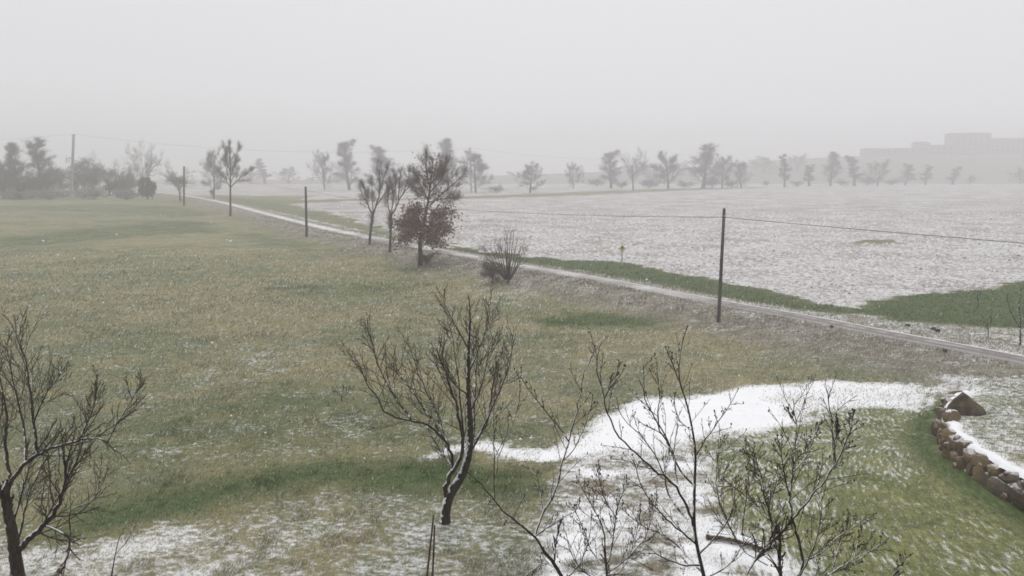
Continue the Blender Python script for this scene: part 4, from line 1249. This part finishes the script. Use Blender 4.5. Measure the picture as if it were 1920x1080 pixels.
# ------------------------------------------------------------------ poles, cables, small furniture
def wood_pole(px, by, tpx, ty, rpx, label, mat=None, name='utility_pole', group='poles of the low cable along the lane', D=None, insul=True):
    b = at(px, by) if D is None else np.array([ray(px, by)[0] * D, D, float(hz(ray(px, by)[0] * D, D))])
    D = b[1]; top = P3(tpx, ty, D); s = D / FPX
    root = empty(name, b)
    T = Tubes()
    ax = np.array([b - [0, 0, .15], b * .5 + top * .5, top])
    T.add(ax, np.array([rpx * 1.0, rpx * .86, rpx * .74]) * s, 10, cap=True)
    T.build('post', mat or M_POLE, root, b)
    if insul:
        T = Tubes()
        c = top - (top - b) / np.linalg.norm(top - b) * .55
        T.add(np.array([c + [-.16, 0, 0], c + [.16, 0, 0]]), [.035, .035], 6, cap=True)
        T.add(np.array([c + [0, -.14, .02], c + [0, -.14, .16]]), [.04, .03], 6, cap=True)
        T.build('bracket', M_METAL, root, b)
        T = Tubes(); t2 = unit(top - b)
        T.add(np.array([top - t2 * .01, top + t2 * .05]), [rpx * .9 * s, rpx * .5 * s], 10, cap=True)
        T.build('cap', M_METAL, root, b)
    tag(root, label, 'pole', group)
    return b, top

b1, t1 = wood_pole(1347, 604, 1358, 391, 3.6, 'dark wooden pole leaning slightly beside the near stretch of lane')
b2, t2 = wood_pole(575, 444, 573, 350, 2.6, 'dark wooden pole at the middle stretch of lane, left of the forked trees')
b3, t3 = wood_pole(345, 386, 345, 312, 2.0, 'dark wooden pole by the far stretch of lane, beside the small spreading tree')
b4, t4 = wood_pole(134, 371, 138, 252, 3.0, 'pale concrete power pole in front of the left thicket', M_CONC, 'power_pole', 'poles of the high power line', insul=False)
b5, t5 = wood_pole(884, 361, 881, 277, 2.2, 'grey power pole right of the oak, in front of the dense rounded tree', M_CONC, 'power_pole', 'poles of the high power line', insul=False)
b6, t6 = wood_pole(1322, 352, 1322, 286, 1.6, 'faint power pole standing in the clump of three trees', M_CONC, 'power_pole', 'poles of the high power line', insul=False)
for root_name, tp in (('power_pole', t4), ('power_pole.001', t5), ('power_pole.002', t6)):
    root = bpy.data.objects[root_name]; bb = np.array(root.location)
    T = Tubes(); c = tp - [0, 0, .25]
    T.add(np.array([c + [-.7, -.16, 0], c + [.7, -.16, 0]]), [.06, .06], 6, cap=True)
    T.build('crossarm', M_METAL, root, bb)
    for dx in (-.6, .6):
        T = Tubes(); T.add(np.array([c + [dx, -.16, .05], c + [dx, -.16, .3]]), [.07, .05], 6, cap=True)
        T.build('insulator', M_METAL, root, bb)

def cable(a, b, sag, r, label, group, n=40):
    t = np.linspace(0, 1, n)[:, None]
    q = np.asarray(a) * (1 - t) + np.asarray(b) * t
    q[:, 2] -= (4 * sag * t * (1 - t))[:, 0]
    T = Tubes(); T.add(q, np.full(n, r), 6, cap=True)
    o = T.build('overhead_cable', M_CABLE, None)
    return tag(o, label, 'cable', group)
G3 = 'overhead cables'
down = np.array([0, 0, .55])
nxt = t1 + (t1 - t2) * np.array([1, 1, 0]); nxt[2] = t1[2] + .1
cable(t1 - down, nxt - down, .62, .016, 'black cable sagging from the near wooden pole out of the right edge', G3)
cable(t1 - down, t2 - down, .95, .013, 'black cable hung between the near and middle wooden poles', G3)
cable(t2 - down, t3 - down, .5, .012, 'black cable hung between the middle and far wooden poles', G3)
hi = np.array([0, -.16, .02])
left_end = P3(-900, 285, b4[1] + 20)
cable(t4 + hi, left_end, 2.2, .022, 'thin power wire running left from the concrete pole', G3)
cable(t4 + hi, t5 + hi, 3.8, .022, 'thin power wire crossing the sky between the concrete pole and the oak', G3)
cable(t5 + hi, t6 + hi, 4.0, .020, 'faint power wire running right from the pole beside the oak', G3)

# yellow marker sign beyond the lane
b = at(1166, 497); s = b[1] / FPX
root = empty('marker_sign', b)
T = Tubes(); T.add(np.array([[0, 0, -.1], [0, 0, 36 * s]]), [1.3 * s, 1.1 * s], 8, cap=True); T.build('post', M_METAL, root)
def disc(name, c, w, h, d, mat, parent, n=4, rot=math.pi / 4):
    a = np.arange(n) * 2 * math.pi / n + rot
    V = np.vstack([np.stack([c[0] + np.cos(a) * w, np.full(n, c[1] - d), c[2] + np.sin(a) * h], 1), np.stack([c[0] + np.cos(a) * w, np.full(n, c[1] + d), c[2] + np.sin(a) * h], 1)])
    F = [tuple(range(n)), tuple(range(2 * n - 1, n - 1, -1))] + [(i, i + n, (i + 1) % n + n, (i + 1) % n) for i in range(n)]
    return mesh_obj(name, V, F, mat, parent)
disc('panel', (0, -.07, 31 * s), 6.5 * s, 8.5 * s, .02, M_YELLOW, root, 4, 0)
disc('symbol', (0.3 * s, -.10, 33 * s), 1.7 * s, 2.4 * s, .012, M_BLACK, root, 8, 0)
tag(root, 'small yellow marker sign with a dark spot on a thin post at the field edge', 'sign')

# rocks
def rock(R, size, seedless=None, n_sub=2, jag=.28, flat=0):
    import bmesh
    bm = bmesh.new(); bmesh.ops.create_icosphere(bm, subdivisions=n_sub, radius=1)
    dirs = [unit(R.normal(0, 1, 3)) for _ in range(9)]; cuts = [R.uniform(.50, .92) for _ in dirs]
    V = []
    for v in bm.verts:
        p = np.array(v.co)
        for d, c in zip(dirs, cuts):
            t = p @ d
            if t > c: p = p - d * (t - c) * .9
        p = p * (1 + R.normal(0, jag * .12))
        V.append(p * size)
    F = [tuple(v.index for v in f.verts) for f in bm.faces]
    bm.free()
    return np.array(V), F

R = np.random.default_rng(77)
# boulder at the wall's end: a pyramid-shaped rock
bb = at(1808, 774)
s = bb[1] / FPX
h, w = 42 * s, 37 * s
rings = [(0.0, 1.0), (.20, .98), (.45, .80), (.70, .52), (.90, .26)]
nb = 11
prof = R.uniform(.80, 1.15, nb)
V2 = []
for zt, rr_ in rings:
    for j in range(nb):
        a_ = j * 2 * math.pi / nb
        k_ = rr_ * prof[j] * R.uniform(.90, 1.10)
        V2.append((math.cos(a_) * w * k_ - 2.5 * s * zt, math.sin(a_) * w * .75 * k_, zt * h * R.uniform(.94, 1.06) - .08))
V2.append((-4 * s, .05, h * .97))
F = [(i * nb + j, i * nb + (j + 1) % nb, (i + 1) * nb + (j + 1) % nb, (i + 1) * nb + j) for i in range(4) for j in range(nb)]
F += [(4 * nb + j, 4 * nb + (j + 1) % nb, 5 * nb) for j in range(nb)]
o = mesh_obj('boulder', V2, F, M_BOULDER); o.location = bb
tag(o, 'brown pyramid-shaped boulder standing at the end of the garden stone wall', 'boulder')
for px, py, sz, lab in ((1750, 619, 5, 'dark rock beyond the lane, left one of a touching pair'), (1758, 623, 5, 'dark rock beyond the lane, right one of a touching pair'),
                        (1702, 612, 4.5, 'small dark stone on the far verge left of the pair of rocks'), (1772, 660, 4.5, 'dark stone on the near verge of the lane below the pair of rocks'), (1560, 614, 4, 'small dark stone at the near verge of the lane')):
    b = at(px, py); s = b[1] / FPX
    V, F = rock(R, np.array([sz * 1.2, sz, sz * .9]) * s)
    o = mesh_obj('rock', V + [0, 0, sz * .4 * s], F, M_DARKROCK); o.location = b
    tag(o, lab, 'rock', 'dark rocks along the lane')

# dry stone retaining wall
wb = at(1765, 838)
wall_root = empty('stone_wall', (WALL[len(WALL) // 2][0], WALL[len(WALL) // 2][1], 0))
tag(wall_root, 'curved low dry stone retaining wall of brown stones with snow on top', 'wall')
wl = smooth_line(WALL, 400)
wt = np.gradient(wl, axis=0); wt /= np.linalg.norm(wt, axis=1, keepdims=True)
wnrm = np.stack([-wt[:, 1], wt[:, 0]], 1)
seg = np.r_[0, np.cumsum(np.linalg.norm(np.diff(wl, axis=0), axis=1))]
test = wl + wnrm * .5
inside = np.mean(poly_sd(test[:, 0], test[:, 1], BED) > 0) > .5
inn = wnrm if inside else -wnrm
rock_meshes = []
for k in range(18):
    V, F = rock(R, np.array([1, 1, 1]), n_sub=2)
    # blocky: push towards a box
    V = np.sign(V) * np.abs(V) ** .75
    me = bpy.data.meshes.new('stone'); me.from_pydata(V.tolist(), [], F); me.materials.append(M_STONE); rock_meshes.append(me)
wbase = np.array(wall_root.location)
z0 = 0.0
course_h = [.48, .42]
zz = -.06
for ci, chh in enumerate(course_h):
    t = R.uniform(-.2, .1)
    while t < seg[-1]:
        lw = R.uniform(.42, 1.05) * (1.15 if ci == 0 else 1)
        tc = min(max(t + lw / 2, 0), seg[-1])
        c = np.array([np.interp(tc, seg, wl[:, 0]), np.interp(tc, seg, wl[:, 1])])
        nn = np.array([np.interp(tc, seg, inn[:, 0]), np.interp(tc, seg, inn[:, 1])])
        tt = np.array([np.interp(tc, seg, wt[:, 0]), np.interp(tc, seg, wt[:, 1])])
        c = c + nn * (.16 + ci * .07 + R.normal(0, .03))
        hh = chh * R.uniform(.8, 1.55)
        fade = 1.0
        o = bpy.data.objects.new('stone', rock_meshes[R.integers(0, 18)]); COL.objects.link(o); o.parent = wall_root
        gz0 = float(hz(*(c - nn * .6)))
        o.location = (c[0] - wbase[0], c[1] - wbase[1], gz0 + zz + hh / 2 - wbase[2])
        o.rotation_euler = (R.normal(0, .16), R.normal(0, .16), math.atan2(tt[1], tt[0]) + R.normal(0, .2))
        o.scale = (lw * .56, R.uniform(.26, .36), hh * .58)
        t += lw * .96
    zz += chh * .93
for _ in range(34):
    tc = R.uniform(0, seg[-1])
    c = np.array([np.interp(tc, seg, wl[:, 0]), np.interp(tc, seg, wl[:, 1])]); nn = np.array([np.interp(tc, seg, inn[:, 0]), np.interp(tc, seg, inn[:, 1])])
    o = bpy.data.objects.new('stone', rock_meshes[R.integers(0, 18)]); COL.objects.link(o); o.parent = wall_root
    q_ = R.uniform(.10, .19); zc = R.choice([.06, .42, .46, .80]) + R.normal(0, .04)
    c = c + nn * (R.uniform(-.06, .04) + zc * .12)
    o.location = (c[0] - wbase[0], c[1] - wbase[1], float(hz(*(c - nn * .6))) + zc - wbase[2])
    o.rotation_euler = (R.normal(0, .4), R.normal(0, .4), R.uniform(0, 6.28)); o.scale = (q_ * 1.3, q_, q_ * .8)
# snow lying along the wall's top
V, F = [], []
top_h = BED_H + .03
npts = 120
tq = np.linspace(.3, seg[-1], npts)
for i, t in enumerate(tq):
    c = np.array([np.interp(t, seg, wl[:, 0]), np.interp(t, seg, wl[:, 1])]); nn = np.array([np.interp(t, seg, inn[:, 0]), np.interp(t, seg, inn[:, 1])])
    wv = .30 + .08 * math.sin(t * 3.1) + R.normal(0, .05)
    for o_, dz in ((.18 + R.normal(0, .04), -.06), (.26, .03), (.26 + wv * .5, .07), (.30 + wv, .02), (.42 + wv, -.10)):
        p = c + nn * o_
        V.append((p[0] - wbase[0], p[1] - wbase[1], top_h + dz + R.normal(0, .012) - wbase[2]))
for i in range(npts - 1):
    for k in range(4):
        F.append((i * 5 + k, i * 5 + k + 1, (i + 1) * 5 + k + 1, (i + 1) * 5 + k))
mesh_obj('snow_cap', V, F, M_SNOW, wall_root, smooth=True)
# snow-topped stone beside the boulder
b = at(1784, 790); s = b[1] / FPX
V, F = rock(R, np.array([17, 16, 15]) * s, n_sub=3)
m_sn = make_stone('snowy_stone_rock', 1.0)
o = mesh_obj('rock', V + [0, 0, 8 * s], F, m_sn); o.location = b
tag(o, 'rounded snow-topped stone at the wall end just below the brown boulder', 'rock')

# fallen log with snow, garden stakes, stump
b = at(1375, 1022); s = b[1] / FPX
root = empty('log', b)
q = np.array([[-48 * s, .35, .10], [-15 * s, .22, .12], [20 * s, -.05, .11], [50 * s, -.42, .09]])
q = resample(q, 12)
T = Tubes(); T.add(q, np.full(12, 6 * s) * np.linspace(1, .8, 12), 8, cap=True); T.build('bark', M_WOOD, root)
V = []; F = []
for i, p in enumerate(q):
    for o_, dz in ((-.06, .05), (0, .105), (.12, .11), (.24, .02)):
        V.append((p[0], p[1] + o_ + R.normal(0, .01), p[2] + dz + R.normal(0, .008)))
for i in range(11):
    for k in range(3): F.append((i * 4 + k, i * 4 + k + 1, i * 4 + 5 + k, i * 4 + 4 + k))
mesh_obj('snow_cap', V, F, M_SNOW, root, smooth=True)
tag(root, 'curved brown log with snow on it lying between the snowy bed and the lawn', 'log')

for (x0, y0), (x1, y1), lab in (((797, 1092), (813, 966), 'thin brown garden stake below the centre tree, left one of two'), ((809, 1092), (815, 985), 'thin brown garden stake below the centre tree, right one of two')):
    b = at(x0, y0 + 10)
    top = P3(x1, y1, b[1])
    T = Tubes(); T.add(np.array([b - [0, 0, .15], (b + top) / 2 + [.01, 0, 0], top]) - b, np.array([.028, .026, .022]), 6, cap=True)
    o = T.build('garden_stake', make_bark('stake_wood', (.05, .035, .025), (.11, .08, .055), 0), None)
    o.location = b
    tag(o, lab, 'stake', 'garden stakes')

# ------------------------------------------------------------------ far buildings on the hill
def building(px0, px1, top_py, D, label, depth=22.0, roofh=1.2, tower=False):
    x0, x1 = ray(px0, 300)[0] * D, ray(px1, 300)[0] * D
    xc = (x0 + x1) / 2
    gzb = float(np.min(hz(np.array([x0, xc, x1]), np.array([D, D, D])))) - 1
    top = P3(px0, top_py, D)[2]
    root = empty('far_building', (xc, D, gzb))
    hw_, hh = (x1 - x0) / 2, top - gzb - roofh
    v, f = box_mesh(-hw_, hw_, 0, depth, 0, hh); mesh_obj('wall', v, f, M_WALL, root)
    e = .8
    V = [(-hw_ - e, -e, hh), (hw_ + e, -e, hh), (hw_ + e, depth + e, hh), (-hw_ - e, depth + e, hh),
         (-hw_ * .96, depth * .4, hh + roofh), (hw_ * .96, depth * .4, hh + roofh), (hw_ * .96, depth * .6, hh + roofh), (-hw_ * .96, depth * .6, hh + roofh)]
    mesh_obj('roof', V, [(0, 1, 5, 4), (1, 2, 6, 5), (2, 3, 7, 6), (3, 0, 4, 7), (4, 5, 6, 7), (3, 2, 1, 0)], M_ROOF, root)
    v, f = box_mesh(-.6, .6, -.12, .05, -.9, .9)
    me = bpy.data.meshes.new('window'); me.from_pydata(v, [], f); me.materials.append(M_GLASS)
    nx = max(2, int(hw_ * 2 / 5)); nz_ = max(1, int(hh / 4.5))
    for i in range(nx):
        for k in range(nz_):
            o = bpy.data.objects.new('window', me); COL.objects.link(o); o.parent = root
            o.location = (-hw_ + (i + .5) * 2 * hw_ / nx, 0, hh - 2.4 - k * 4.2)
    return tag(root, label, 'building', 'hazy buildings on the hilltop')
building(1628, 1727, 277, 880, 'long low hazy building at the left end of the hilltop row')
building(1726, 1743, 265, 884, 'small square hazy tower between the low building and the tall block')
building(1742, 1789, 271, 892, 'low hazy building joining the small tower to the tall block')
building(1788, 1856, 248, 898, 'tallest hazy block on the hilltop')
building(1855, 1990, 258, 910, 'wide hazy building at the right edge of the hilltop row')

# ------------------------------------------------------------------ falling snow
def flakes(n):
    D = np.r_[rng.uniform(6, 30, n), rng.uniform(4.5, 9, 26)]; n = len(D)
    x = (rng.random(n) * 2 - 1) * .6 * D
    z = rng.uniform(-.33, -.03, n) * D + CAMZ
    keep = z > hz(x, D) + .3
    D, x, z = D[keep], x[keep], z[keep]; n = len(D)
    r = rng.uniform(.006, .013, n)
    oc = np.array([[1, 0, 0], [0, 1, 0], [-1, 0, 0], [0, -1, 0], [0, 0, 1.], [0, 0, -1]])
    V = oc[None] * r[:, None, None] * (1 + rng.normal(0, .2, (n, 6, 3)))
    V = V + np.stack([x, D, z], 1)[:, None, :]
    tri = np.array([[0, 1, 4], [1, 2, 4], [2, 3, 4], [3, 0, 4], [1, 0, 5], [2, 1, 5], [3, 2, 5], [0, 3, 5]])
    F = (tri[None] + 6 * np.arange(n)[:, None, None]).reshape(-1, 3)
    return mesh_obj('falling_snow', V.reshape(-1, 3), F, M_SNOW)
tag(flakes(260), 'sparse white snowflakes falling through the air', 'snowflakes', kind='stuff')
